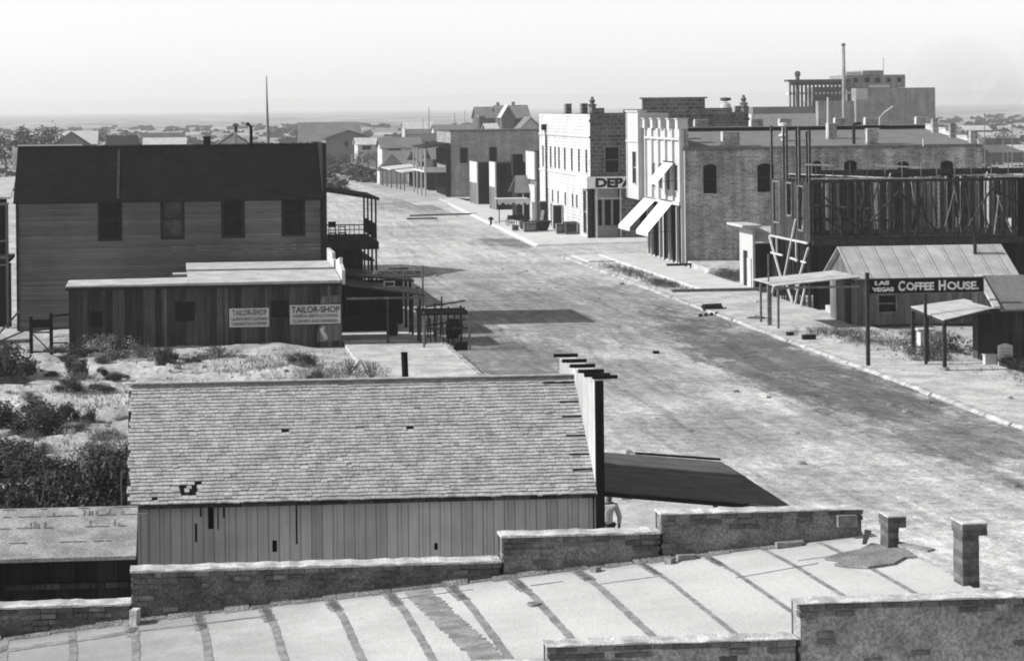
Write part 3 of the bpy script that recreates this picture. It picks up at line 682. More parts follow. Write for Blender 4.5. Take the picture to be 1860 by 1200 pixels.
# chimney-like corbelled parapet piers
def pier(x, y, top, w_, hcap, base, label):
    t = thing('parapet_pier', label, 'brick pier', (x, y, base), None)
    b = MB(); z = base; r = random.Random(int(x*100))
    while z < top-hcap-.01:
        j = r.uniform(-.006, .006); b.box(x-w_/2+j, x+w_/2+j, y-.15+j, y+.17+j, z, z+.07, r.choice((0, 0, 1))); z += .072
    part('shaft', b, ['b1', 'b2'], t)
    c = MB(); b1 = MB(); zz = z
    while zz < top-.01: j = r.uniform(-.005, .005); c.box(x-w_/2-.01+j, x+w_/2+.09+j, y-.19+j, y+.2+j, zz, zz+.066, r.choice((0, 1))); zz += .07
    c.box(x-w_/2-.015, x+w_/2+.1, y-.2, y+.21, zz, zz+.018, 2)
    part('cap', c, ['b1', 'b2', 'mortar'], t)
pier(9.60, 29.0, 5.43, .15, .15, 5.02, 'short corbelled brick pier above the torn roofing felt')
pier(9.74, 26.5, 5.79, .21, .16, 5.03, 'tall corbelled brick pier standing alone at the roof edge')
# torn felt, loose bricks, lid
def flat(poly, dz, mat, name, label, cat, t=.03):
    mb = MB(); top = [(x, y, rz(x, y)+dz+t+.02*noise.noise((x*3, y*3, 0))) for x, y in poly]; bot = [(x, y, rz(x, y)+dz) for x, y in poly]
    mb.face(top); mb.face(bot[::-1])
    for i in range(len(poly)): j = (i+1) % len(poly); mb.face([bot[i], bot[j], top[j], top[i]])
    single(name, mb, mat, label, cat, (poly[0][0], poly[0][1], rz(*poly[0])))
flat([(8.62, 28.75), (8.9, 28.9), (9.2, 29.05), (9.45, 29.3), (9.62, 28.85), (9.72, 28.75), (9.70, 28.2), (9.55, 28.25), (9.3, 27.95), (8.95, 27.9), (8.75, 28.1), (8.62, 28.3), (8.78, 28.42), (8.7, 28.6)], .008, 'felt', 'roofing_felt', 'torn sheet of grey roofing felt lying by the short brick pier', 'roofing felt')
flat([(9.64, 28.9), (9.72, 29.0), (9.98, 28.3), (9.86, 28.25)], .05, 'felt', 'felt_scrap', 'narrow curled strip of felt right of the torn sheet', 'felt scrap')
mb = MB(); mb.hexa([(9.28, 29.2, 5.02), (9.34, 29.2, 5.02), (9.36, 29.24, 5.02), (9.3, 29.24, 5.02)], [(9.32, 29.2, 5.22), (9.42, 29.2, 5.2), (9.42, 29.23, 5.2), (9.34, 29.23, 5.22)])
single('broken_tile', mb, 'b3', 'upright broken tile piece left of the short brick pier', 'tile', (9.3, 29.2, 5))
def loosebrick(x, y, l, a, z, label, m='b4', h=.07):
    mb = MB(); c, s = math.cos(a)*l/2, math.sin(a)*l/2; wv = (-math.sin(a)*.05, math.cos(a)*.05)
    q = [(x-c-wv[0], y-s-wv[1]), (x+c-wv[0], y+s-wv[1]), (x+c+wv[0], y+s+wv[1]), (x-c+wv[0], y-s+wv[1])]
    mb.hexa([(u, v, z) for u, v in q], [(u, v, z+h) for u, v in q]); single('loose_brick', mb, m, label, 'brick', (x, y, z))
loosebrick(8.45, 29.85, .36, .05, rz(8.45, 29.8), 'long pale brick lying at the base of the highest parapet section')
loosebrick(7.0, 29.8, .26, .1, rz(7, 29.8), 'flat pale brick on the roof under the parapet step')
loosebrick(6.75, 29.7, .16, .9, rz(6.75, 29.7), 'small tilted brick piece left of the flat pale brick')
loosebrick(5.72, 29.72, .12, .7, rz(5.7, 29.7), 'small broken brick left of the parapet step')
loosebrick(9.3, 30.0-.08, .27, 0, rz(9.3, 29.9)+.17, 'square brick end projecting near the end of the highest parapet', 'b3', .16)
loosebrick(-.55, 29.8, .2, 1.3, rz(-.5, 29.8), 'pale upright chip of mortar at the low parapet step', 'mortar', .2)
mb = MB(); mb.lathe((4.6, 28.1, rz(4.6, 28.1)), [(.0, 0), (.082, 0), (.09, .012), (.09, .03), (.075, .036), (.07, .024), (0, .024)], 20)
single('round_lid', mb, 'tar', 'small round metal lid lying on the pale roof', 'lid', (4.6, 28.1, 4.4))

# ================================================================ SHINGLED SHED
SH = thing('shingled_shed', 'long board shed with pale shingled roof and tall false front, in the centre foreground', 'shed', (0, 46.7, 0))
EX0, EX1, EY, RY, EZ, RZ_ = -1.02, 9.0, 46.45, 49.15, 2.72, 4.92
sl_len = math.hypot(RY-EY, RZ_-EZ); sd = Vector((0, (RY-EY)/sl_len, (RZ_-EZ)/sl_len)); nn_ = Vector((0, -sd.z, sd.y))
deck = MB(); clip_roof(deck, EX0+.03, EX1, EY+.03, EZ-.03, RY, RZ_-.03, .06); clip_roof(deck, EX0+.03, EX1, RY+2.0, EZ+.6, RY, RZ_-.03, .06)
part('roof_deck', deck, 'boards_dark', SH)
sg = MB(); rows = 34; ex = sl_len/rows
miss = {(3, 8), (4, 8), (3, 10), (2, 9), (2, 8), (5, 9), (1, 4), (4, 10)}
for j in range(rows):
    x = EX0 + (R.random()*.1); col = 0; wav = R.uniform(-.01, .01)
    while x < EX1-.01:
        wd = R.uniform(.09, .19); x2 = min(x+wd, EX1)
        if not ((j, col) in miss) and R.random() > .0006:
            off = R.uniform(-.008, .012)+wav; lift = .026+R.uniform(0, .012)
            if R.random() < .02: off -= .03
            p0 = Vector((0, EY, EZ)) + sd*(j*ex+off); p1 = p0 + sd*(ex*1.25)
            a0 = p0 + nn_*lift; a1 = p1 + nn_*.003
            g_ = .003
            mi = 3 if R.random() < .03 else R.choice((0, 1, 1, 1, 2))
            sg.hexa([(x+g_, p0.y, p0.z), (x2-g_, p0.y, p0.z), (x2-g_, p1.y, p1.z-.006), (x+g_, p1.y, p1.z-.006)],
                    [(x+g_, a0.y, a0.z), (x2-g_, a0.y, a0.z), (x2-g_, a1.y, a1.z), (x+g_, a1.y, a1.z)], mi)
        x = x2; col += 1
part('shingles', sg, ['sh0', 'sh1', 'sh2', 'sh3'], SH)
rd = MB(); rd.beam((EX0-.02, RY-.06, RZ_+.03), (EX1, RY-.06, RZ_+.03), .14, .03); rd.beam((EX0-.02, RY+.07, RZ_+.01), (EX1, RY+.07, RZ_+.01), .12, .03)
part('ridge_board', rd, 'lightwood', SH)
holes = [(0.42, .47, 1.85, 2.25), (.53, .57, 2.38, 2.66), (.70, .82, 2.12, 2.7), (.90, .93, 2.1, 2.68), (1.02, 1.06, 2.35, 2.66), (2.06, 2.16, 1.6, 1.85), (2.56, 2.60, 1.75, 2.68), (5.52, 5.6, 1.55, 1.7)]
wl = MB(); wl.wall('y', 46.78, -.72, 8.96, 0, 2.86, holes, .05); wl.wall('y', 50.85, -.72, 8.96, 0, 2.86); wl.face([(-.72, 46.78, 0), (-.72, 50.85, 0), (-.72, 50.85, 2.86), (-.72, 49.15, 4.85), (-.72, 46.78, 2.86)])
part('wall', wl, 'boards_shed', SH)
bt = MB(); x = -.66
while x < 8.9:
    bt.box(x-.022, x+.022, 46.757, 46.779, .02, 2.84) if not any(h[0]-.03 < x < h[1]+.03 for h in holes) else None
    x += .46
part('battens', bt, 'boards_shed', SH)
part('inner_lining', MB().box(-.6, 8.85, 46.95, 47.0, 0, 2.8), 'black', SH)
ct = MB(); ct.box(-.80, -.60, 46.72, 46.755, 0, 2.84); ct.box(-.80, -.722, 46.755, 50.85, 0, 2.8); part('corner_board', ct, 'boards_shed', SH, 'pale corner board')
# false front: board wall facing the street, dark outer edge, projecting cornice brackets
ff = MB(); ff.box(9.0, 9.14, 46.62, 50.9, 0, 5.10); part('false_front', ff, 'boards_shed', SH)
fe = MB(); fe.box(8.995, 9.17, 46.50, 46.61, 0, 5.12); part('front_post', fe, 'black', SH)
cap = MB(); cap.box(8.96, 9.34, 46.5, 50.95, 5.125, 5.155); part('cornice', cap, 'lightwood', SH)
for i, yy in enumerate([46.52, 46.9, 47.6, 48.6, 49.6, 50.7]):
    b = MB(); b.box(8.84 if i else 8.94, 9.40 if i else 9.48, yy, yy+.10, 5.158, 5.23); part('cornice_bracket', b, 'black', SH)
for k, (yy, zz) in enumerate([(46.95, 3.2), (47.3, 3.55), (47.72, 3.92), (48.15, 4.28), (48.5, 4.55), (48.95, 4.87)]):
    b = MB(); l = .42 if k < 5 else .7; zc = EZ + (yy-EY)*(RZ_-EZ)/(RY-EY)
    b.beam((8.98-l, yy, zc+.035), (8.98, yy, zc+.035), .05, .025); part('roof_cleat', b, 'black', SH)
mb = MB(); mb.tube([(5.25, 49.6, 4.5), (5.22, 49.6, 5.45)], .075, 14); mb.tube([(5.22, 49.6, 5.45), (5.22, 49.6, 5.47)], .08, 14)
part('stovepipe', mb, 'black', SH)
# sidewalk canopy of the shed
CN = thing('sidewalk_canopy', 'dark board canopy sloping from the shed front over the sidewalk', 'canopy', (8.9, 45, 0))
mb = MB(); yy = 46.85; r_ = random.Random(4)
while yy < 52.8:
    y2 = min(yy+.6, 52.95); j = r_.uniform(-.01, .01)
    mb.hexa([(9.18, yy, 2.68+j), (13.3, yy, 2.26+j), (13.3, y2-.03, 2.26+j), (9.18, y2-.015, 2.68+j)], [(9.18, yy, 2.72+j), (13.3, yy, 2.30+j), (13.3, y2-.03, 2.30+j), (9.18, y2-.015, 2.72+j)]); yy = y2

MT['canopy'] = noisy('brown_canopy_boards', 0.1, 0.2, 1.5, grain=.15)
part('canopy_roof', mb, 'canopy', CN)
b = MB(); b.box(13.22, 13.34, 46.8, 53.0, 2.12, 2.25); b.hexa([(9.2, 46.78, 2.6), (13.2, 46.78, 2.17), (13.2, 46.84, 2.17), (9.2, 46.84, 2.6)], [(9.2, 46.78, 2.69), (13.2, 46.78, 2.26), (13.2, 46.84, 2.26), (9.2, 46.84, 2.69)]); part('fascia', b, 'black', CN)
b = MB(); b.hexa([(11.2, 52.86, 2.51), (13.3, 52.86, 2.31), (13.3, 52.94, 2.31), (11.2, 52.94, 2.51)], [(11.2, 52.86, 2.56), (13.3, 52.86, 2.36), (13.3, 52.94, 2.36), (11.2, 52.94, 2.56)]); part('edge_batten', b, 'black', CN)
for yy in (46.95, 49.9, 52.85):
    b = MB(); b.box(13.10, 13.2, yy-.05, yy+.05, 0, 2.18); part('post', b, 'darkwood', CN)
# lean-to at lower left
LT = thing('lean_to', 'low lean-to with patched pale roof against the left end of the shed', 'lean-to', (-4, 42, 0))
mb = MB(); clip_roof(mb, -6.5, -.74, 42.0, 2.56, 44.6, 3.05, .07)
part('roof', mb, 'lean_roof', LT)
rb = MB()
for yy, n0 in ((42.75, -6.2), (43.5, -6.2), (44.1, -3.4), (44.5, -6.2)):
    x = n0
    while x < -.95:
        l = R.uniform(.1, .5)
        if R.random() < .75: z_ = 2.56+(yy-42)*.1885; rb.box(x, x+l, yy, yy+.03, z_+.004, z_+.02)
        x += l+R.uniform(.02, .2)
for i in range(22):
    x = R.uniform(-3, -.9); yy = R.choice((43.5, 44.1))+R.uniform(0, .1); z_ = 2.56+(yy-42)*.1885; l = R.uniform(.1, .35); rb.hexa([(x, yy, z_+.003), (x+.025, yy, z_+.003), (x+.02, yy+l, z_+l*.1885+.003), (x, yy+l, z_+l*.1885+.003)], [(x, yy, z_+.014), (x+.025, yy, z_+.014), (x+.02, yy+l, z_+l*.1885+.014), (x, yy+l, z_+l*.1885+.014)])
part('roof_tears', rb, 'tar', LT)
mb = MB(); mb.wall('y', 42.3, -6.4, -.75, 0, 2.52); mb.wall('x', -6.4, 42.3, 46, 0, 2.6); mb.wall('y', 44.5, -6.4, -.75, 0, 2.9); part('wall', mb, 'boards_black', LT)
mb = MB(); mb.box(-3.2, -.9, 42.22, 42.28, 1.92, 2.02); mb.box(-3.2, -.9, 42.22, 42.28, .9, 1.0); part('rail', mb, 'boards_dark', LT)
# ================================================================ PERSON on the sidewalk behind the shed corner
def skin(name, verts, edges, radii, mat, parent, sub=2, flat_=None):
    me = bpy.data.meshes.new(name); org = ORG[parent.name]
    me.from_pydata([(a-org[0], b-org[1], c-org[2]) for a, b, c in verts], edges, []); o = bpy.data.objects.new(name, me); COL.objects.link(o); o.parent = parent
    m = o.modifiers.new('skin', 'SKIN'); sv = me.skin_vertices[0].data
    for i, r in enumerate(radii): sv[i].radius = (r, r) if isinstance(r, float) else r
    sv[0].use_root = True
    s = o.modifiers.new('sub', 'SUBSURF'); s.levels = sub; s.render_levels = sub; me.materials.append(MT[mat]); ORG[o.name] = org; return o
PR = thing('person', 'person in a white shirt and dark hat standing on the sidewalk beyond the shed corner', 'person', (10.22, 51.6, .12))
px_, py_, g0 = 10.22, 51.6, .12
def pv(a, b, c): return (px_+a, py_+b, g0+c)
body = [pv(0, 0, .93), pv(0, 0, 1.1), pv(.01, 0, 1.3), pv(.02, .0, 1.44), pv(.03, 0, 1.50), pv(.04, -.01, 1.58), pv(.05, -.01, 1.66),
        pv(-.19, 0, 1.40), pv(-.25, -.05, 1.13), pv(-.16, -.18, 1.0), pv(-.10, -.22, .97), pv(.20, 0, 1.40), pv(.30, -.04, 1.14), pv(.27, -.10, .9), pv(.26, -.12, .82),
        pv(-.09, 0, .88), pv(-.11, -.02, .48), pv(-.12, .02, .08), pv(-.13, -.12, .04), pv(.09, 0, .88), pv(.12, .02, .48), pv(.14, .05, .08), pv(.16, -.09, .04)]
be = [(0, 1), (1, 2), (2, 3), (3, 4), (4, 5), (5, 6), (3, 7), (7, 8), (8, 9), (9, 10), (3, 11), (11, 12), (12, 13), (13, 14), (0, 15), (15, 16), (16, 17), (17, 18), (0, 19), (19, 20), (20, 21), (21, 22)]
br_ = [.13, .12, .14, .12, .055, .085, .09, .06, .045, .035, .035, .06, .045, .035, .03, .085, .055, .042, .035, .085, .055, .042, .035]
skin('body', body, be, br_, 'skin', PR)
skin('shirt', [body[i] for i in (0, 1, 2, 3)]+[body[7], body[8], pv(-.19, -.14, 1.03), body[11], body[12], pv(.28, -.08, .97)], [(0, 1), (1, 2), (2, 3), (3, 4), (4, 5), (5, 6), (3, 7), (7, 8), (8, 9)], [.155, .15, .165, .14, .085, .065, .052, .085, .065, .052], 'shirt', PR)
skin('trousers', [body[0]]+[body[i] for i in (15, 16, 17, 19, 20, 21)], [(0, 1), (1, 2), (2, 3), (0, 4), (4, 5), (5, 6)], [.15, .105, .08, .065, .105, .08, .065], 'trouser', PR)
h = MB(); h.lathe((px_+.05, py_-.01, g0+1.70), [(.17, 0), (.18, .012), (.105, .02), (.10, .06), (.09, .11), (.05, .125), (0, .12)], 18); part('hat', h, 'hat', PR, smooth=True)
h = MB()
for k in range(4):
    a = -.13+k*.022; h.tube([pv(a, -.2, .98), pv(a+.005, -.235, .965-k*.004), pv(a+.02, -.245, .94)], .009, 6)
h.tube([pv(-.15, -.2, 1.0), pv(-.11, -.24, 1.0)], .01, 6)
for k in range(4):
    a = .235+k*.018; h.tube([pv(a, -.12, .84), pv(a, -.13, .79), pv(a, -.12, .745-.006*abs(k-1))], .009, 6)
h.tube([pv(.24, -.14, .83), pv(.25, -.165, .78)], .01, 6)
part('fingers', h, 'skin', PR)
h = MB(); h.box(px_+.03, px_+.055, py_-.125, py_-.10, g0+1.60, g0+1.635)
for sx in (.01, .075): h.box(px_+sx-.008, px_+sx+.012, py_-.103, py_-.094, g0+1.635, g0+1.645)
h.box(px_+.02, px_+.07, py_-.10, py_-.094, g0+1.565, g0+1.572); part('face', h, 'skin', PR)

# ================================================================ LEFT TWO-STOREY HOUSE
LB = thing('two_storey_building', 'dark two-storey clapboard building with four windows and dark shingle roof, left side', 'building', (0, 111, 0))
wn = [(-3.55, -2.6, 4.62, 6.42), (-.42, .52, 4.65, 6.45), (2.62, 3.55, 4.68, 6.46), (5.66, 6.60, 4.72, 6.50)]
lo, li = -7.75, 7.62
mb = MB(); mb.wall('y', 111, lo, li, -.3, 6.62, wn, .15); mb.wall('y', 118, lo, li, -.3, 6.62); mb.face([(lo, 111, -.3), (lo, 118, -.3), (lo, 118, 6.62), (lo, 114.5, 9.1), (lo, 111, 6.62)])
part('wall', mb, 'siding', LB)
for i, o in enumerate(wn): window(LB, 'y', 111, o, 'dark', .15, 1, glass='glass' if i != 1 else 'midglass', fw=.13)
mb = MB(); clip_roof(mb, lo-.1, li, 110.75, 6.55, 114.5, 9.18, .12); clip_roof(mb, lo-.1, li, 118.25, 6.55, 114.5, 9.18, .12); part('roof', mb, 'shingle_dark', LB)
mb = MB(); mb.box(lo-.1, li, 110.68, 110.74, 6.42, 6.56); mb.box(lo-.08, li, 114.4, 114.6, 9.19, 9.23); part('eave_board', mb, 'dark', LB)
mb = MB(); mb.hexa([(-2.70, 110.8, 6.60), (-2.60, 110.8, 6.60), (-2.60, 114.2, 8.98), (-2.70, 114.2, 8.98)], [(-2.72, 110.8, 6.64), (-2.60, 110.8, 6.64), (-2.60, 114.2, 9.02), (-2.72, 114.2, 9.02)]); part('roof_flashing', mb, 'darkwood', LB)
mb = MB(); mb.box(li+.003, li+.2, 110.85, 118.15, 0.1, 9.25); part('false_front', mb, 'dark', LB)
mb = MB(); mb.box(lo-.38, lo-.11, 114.3, 114.7, 8.0, 9.15); part('end_parapet', mb, 'canvas', LB)
mb = MB(); mb.box(lo-.1, lo+3.2, 114.42, 114.62, 9.235, 9.30); part('ridge_strip', mb, 'canvas', LB)
mb = MB(); mb.box(li-.12, li, 110.93, 110.995, -.2, 6.5); mb.box(lo, lo+.12, 110.93, 110.995, -.2, 6.5); part('corner_board', mb, 'dark', LB)
# verandah on the street side
mb = MB(); mb.hexa([(7.82, 110.9, 6.78), (10.5, 110.9, 6.33), (10.5, 118.1, 6.33), (7.82, 118.1, 6.78)], [(7.82, 110.9, 6.9), (10.5, 110.9, 6.47), (10.5, 118.1, 6.47), (7.82, 118.1, 6.9)]); part('balcony_roof', mb, 'dark', LB)
mb = MB(); mb.box(7.82, 10.45, 110.95, 118.05, 3.86, 4.25); part('balcony_floor', mb, 'dark', LB)
for k in range(4):
    yy = 111.1+k*2.25; mb = MB(); mb.box(10.27, 10.36, yy-.05, yy+.05, 4.25, 6.4); mb.box(10.27, 10.36, yy-.05, yy+.05, 0, 3.86); part('post', mb, 'dark', LB)
mb = MB()
for z in (4.4, 5.08): mb.box(7.82, 10.3, 111.06, 111.12, z, z+.06); mb.box(10.28, 10.34, 111.1, 117.9, z, z+.06)
mb.box(7.82, 10.3, 111.06, 111.12, 4.84, 4.88)
x = 8.0
while x < 10.2: mb.box(x, x+.03, 111.07, 111.11, 4.45, 5.08); x += .24
yy = 111.3
while yy < 117.8: mb.box(10.29, 10.33, yy, yy+.03, 4.45, 5.08); yy += .24
part('railing', mb, 'dark', LB)
mb = MB(); mb.box(7.84, 9.6, 111.2, 111.26, 0.2, 3.85); part('lower_side_wall', mb, 'boards_black', LB)
for k in range(2):   # chairs on the balcony
    c = thing('balcony_chair', ['dark wooden chair on the balcony nearest the railing', 'dark wooden chair on the balcony closest to the house wall'][k], 'chair', (8.2+k*.62, 111.7, 4.25)); x = 8.15+k*.5
    s = MB(); s.box(x-.2, x+.2, 111.5, 111.9, 4.65, 4.69); part('seat', s, 'black', c)
    s = MB(); s.box(x-.2, x+.2, 111.88, 111.92, 4.95, 5.25-k*.25); s.box(x-.2, x-.16, 111.88, 111.92, 4.69, 5.2-k*.25); s.box(x+.16, x+.2, 111.88, 111.92, 4.69, 5.2-k*.25); part('backrest', s, 'black', c)
    for sx in (-.18, .18):
        for sy in (111.52, 111.88): s = MB(); s.box(x+sx-.02, x+sx+.02, sy-.02, sy+.02, 4.25, 4.65); part('leg', s, 'black', c)
# things rising behind its ridge
FPL = thing('flagpole', 'tall thin bare pole rising behind the dark roof of the two-storey building', 'pole', (at(487, 262, 124)[0], 124, 0))
q = at(487, 262, 124)[0]; mb = MB(); mb.tube([(q, 124, 0), (q, 124, 9.5), (q-.03, 124, at(485, 200, 124)[2]), (q-.05, 124, at(485, 138, 124)[2])], [.12, .08, .06, .025], 8); part('shaft', mb, 'wood', FPL)
def obj_at(name, px, py0, py1, Y, wpx, mat, label, cat, extra=None):
    """simple upright standing behind the ridge: from the ground up to py0"""
    x = at(px, py1, Y)[0]; top = at(px, py0, Y)[2]; w_ = wpx*Y/FP
    t = thing(name, label, cat, (x, Y, 0)); b = MB()
    return t, x, top, w_, b
t, x, top, w_, b = obj_at('stovepipe', 453, 226, 262, 122, 6, 'black', 'thin dark stovepipe with a bent cap behind the roof ridge', 'stovepipe')
b.tube([(x+.1, 122, 3), (x+.1, 122, top-.1), (x-.02, 122, top), (x-.16, 122, top+.01)], .09, 8); part('pipe', b, 'black', t)
t, x, top, w_, b = obj_at('vent_post', 428, 240, 262, 121, 6, 'white', 'white post carrying a small dark hood behind the roof ridge', 'post')
b.box(x-.09, x+.09, 120.9, 121.1, 0, top); part('post', b, 'offwhite', t); b = MB(); b.box(x-.06, x+.1, 120.9, 121.1, top, top+.32); b.hexa([(x-.2, 120.8, top+.32), (x+.22, 120.8, top+.32), (x+.22, 121.2, top+.32), (x-.2, 121.2, top+.32)], [(x-.08, 120.9, top+.48), (x+.12, 120.9, top+.48), (x+.12, 121.1, top+.48), (x-.08, 121.1, top+.48)]); part('hood', b, 'roof_dark', t)
t, x, top, w_, b = obj_at('brick_chimney', 376, 248, 262, 123, 12, 'dark', 'short dark square chimney just behind the ridge of the two-storey roof', 'chimney')
b.box(x-.2, x+.2, 122.8, 123.2, 0, top-.08); part('shaft', b, 'dark', t); b = MB(); b.box(x-.23, x+.23, 122.77, 123.23, top-.08, top); part('cap', b, 'black', t)
# the buildings hidden behind it, whose shadows lie across the street
HB = thing('row_of_shops', 'one-storey dark row of shops hidden behind the two-storey building', 'building', (2, 121.5, 0))
mb = MB(); mb.box(-4, 8, 121.6, 141, 0, 4.5); part('wall', mb, 'boards_dark', HB); mb = MB(); mb.box(-4.1, 8.2, 121.5, 141.1, 4.503, 4.68); part('roof', mb, 'roof_light', HB)
mb = MB(); mb.hexa([(8.2, 121.6, 2.9), (11.2, 121.6, 2.5), (11.2, 141, 2.5), (8.2, 141, 2.9)], [(8.2, 121.6, 3.0), (11.2, 121.6, 2.6), (11.2, 141, 2.6), (8.2, 141, 3.0)])
for yy in (122, 128, 134, 140): mb.box(11, 11.12, yy, yy+.12, 0, 2.5)
part('canopy', mb, 'dark', HB)
HB = thing('gabled_shop', 'narrow gabled shop beyond the dark row, on the left of the street', 'building', (2, 142, 0))
mb = MB(); mb.prism([(142, 0), (154, 0), (154, 5.4), (148, 7.9), (142, 5.4)], 'x', -3, 8); part('wall', mb, 'siding', HB); mb = MB(); clip_roof(mb, -3.1, 8.1, 141.7, 5.4, 148, 8.02, .1); clip_roof(mb, -3.1, 8.1, 154.3, 5.4, 148, 8.02, .1); part('roof', mb, 'shingle_dark', HB)
# porch fragment at the extreme left edge
PF = thing('side_porch', 'dark two-level porch with pale rails at the extreme left edge', 'porch', (-9.5, 114, 0))
mb = MB(); mb.box(-13, -8.6, 116.5, 116.6, 0, 7.2); part('wall', mb, 'boards_black', PF)
mb = MB(); clip_roof(mb, -13, -8.1, 112.5, 6.7, 116.5, 7.6, .1); part('roof', mb, 'roof_light', PF)
mb = MB(); mb.box(-13, -8.2, 112.4, 112.5, 6.3, 6.42); mb.box(-13, -8.25, 112.4, 112.5, 3.6, 3.72); mb.beam((-13, 112.4, 3.0), (-8.25, 112.4, 3.3), .08); mb.box(-13, -8.3, 112.42, 112.48, 4.45, 4.52); part('rail', mb, 'wood', PF)
for x in (-12.4, -10.3, -8.3): mb = MB(); mb.box(x-.07, x+.07, 112.35, 112.5, 0, 6.3); part('post', mb, 'darkwood' if x < -9 else 'boards_mid', PF)
mb = MB(); mb.box(-13, -8.2, 112.5, 116.5, 3.4, 3.58); part('floor', mb, 'dark', PF)
mb = MB(); mb.box(-13, -8.15, 112.9, 112.96, .1, 3.35); part('lower_wall', mb, 'boards_black', PF)

# ================================================================ TAILOR SHOP
TS = thing('tailor_shop', 'low dark plank shop with two pale signs and light flat roof, left middle', 'shop', (1.5, 101.3, 0))
ops = [(-3.75, -3.2, 1.15, 1.85), (.12, 1.02, 1.33, 2.22), (4.52, 5.32, 1.42, 2.2)]
mb = MB(); mb.wall('y', 101.3, -4.72, 7.78, -.3, 2.92, ops, .12); mb.wall('y', 104.8, -4.72, 7.78, -.3, 2.92); mb.wall('x', -4.72, 101.3, 104.8, -.3, 2.92)
part('wall', mb, 'boards_dark', TS)
mb = MB(); mb.wall('x', 7.78, 101.3, 104.8, -.1, 3.1, [(102, 103, .1, 2.2)], -.12); part('front_wall', mb, 'boards_mid', TS)
for o in ops: mb = MB(); mb.box(o[0], o[1], 101.4, 101.42, o[2], o[3]); part('shutter', mb, 'black', TS)
mb = MB(); mb.hexa([(-4.85, 101.15, 2.92), (.7, 101.15, 2.95), (.7, 104.4, 3.0), (-4.85, 104.4, 2.96)], [(-4.85, 101.15, 3.03), (.7, 101.15, 3.08), (.7, 104.4, 3.11), (-4.85, 104.4, 3.06)])
mb.hexa([(.71, 101.15, 2.95), (7.75, 101.15, 2.97), (7.75, 104.95, 3.2), (.71, 104.95, 3.2)], [(.71, 101.15, 3.08), (7.75, 101.15, 3.1), (7.75, 104.95, 3.34), (.71, 104.95, 3.34)]); part('roof', mb, 'roof_light', TS)
mb = MB(); mb.box(-4.85, 7.75, 101.08, 101.14, 2.84, 2.97); part('eave_board', mb, 'dark', TS)
mb = MB()
for x in (-.33, 2.45, 2.5, 4.3, 7.2): mb.box(x-.04, x+.04, 101.255, 101.295, 0, 2.85)
part('batten', mb, 'boards_mid', TS)
mb = MB(); mb.prism([(101.2, 2.9), (105.0, 2.9), (105.0, 3.75), (102.6, 4.05), (102.55, 3.75), (101.2, 3.55)], 'x', 7.80, 7.95); part('false_front', mb, 'offwhite', TS)
def signboard(x0, x1, z0, z1, lines, label, tilt=0):
    t = thing('signboard', label, 'sign', (x0, 101.2, z0))
    b = MB(); b.box(x0, x1, 101.215, 101.245, z0, z1); part('board', b, 'offwhite', t)
    for s_, sz, zz, xa, xb, mat in lines: text('lettering', s_, sz, (xa, 101.205, zz), mat, t, wid=xb-xa, bold=.006 if sz > .2 else 0.002)
MT['ink'] = noisy('black_sign_paint', .02, .2, 6); MT['fadedink'] = noisy('faded_sign_paint', .09, .4, 6)
signboard(2.6, 4.42, 1.02, 1.88, [('TAILOR-SHOP', .36, 1.56, 2.72, 4.32, 'fadedink'), ('LADIES & GENTS CLOTHING', .2, 1.32, 2.7, 4.34, 'fadedink'), ('CLEANED DYED & PRESSED', .2, 1.1, 2.7, 4.34, 'fadedink')], 'weathered pale TAILOR-SHOP sign with faded letters, left of the small window')
signboard(5.38, 7.72, 1.10, 1.98, [('TAILOR-SHOP', .4, 1.63, 5.45, 7.68, 'ink'), ('LADIES & GENTS CLOTHING', .2, 1.41, 5.5, 7.6, 'fadedink'), ('CLEANED AND REPAIRED', .2, 1.17, 5.5, 7.6, 'fadedink')], 'larger TAILOR-SHOP sign with bold black letters at the right corner of the plank wall')
for i, (a, b_, c, d, m_, lb) in enumerate([(6.62, 7.74, .28, 1.06, 'boards_mid', 'torn grey poster remnants below the bold tailor sign'), (6.8, 7.74, 2.02, 2.4, 'boards_mid', 'pale weathered poster patch above the bold tailor sign')]):
    t = MB(); pts = [(a, c), (b_, c+.03), (b_, d), (a+.1, d-.04), (a+.02, (c+d)/2)]; t.prism([(x, z) for x, z in pts], 'y', 101.245, 101.27); single('poster', t, m_, lb, 'poster', (a, 101.25, c))
t = MB(); t.prism([(6.75, .85), (6.95, .98), (6.92, .8), (7.05, .62), (7.12, .4), (7.0, .35), (6.85, .6)], 'y', 101.22, 101.24); single('paper_scrap', t, 'offwhite', 'white torn paper scrap on the grey poster', 'paper', (6.8, 101.2, .4))
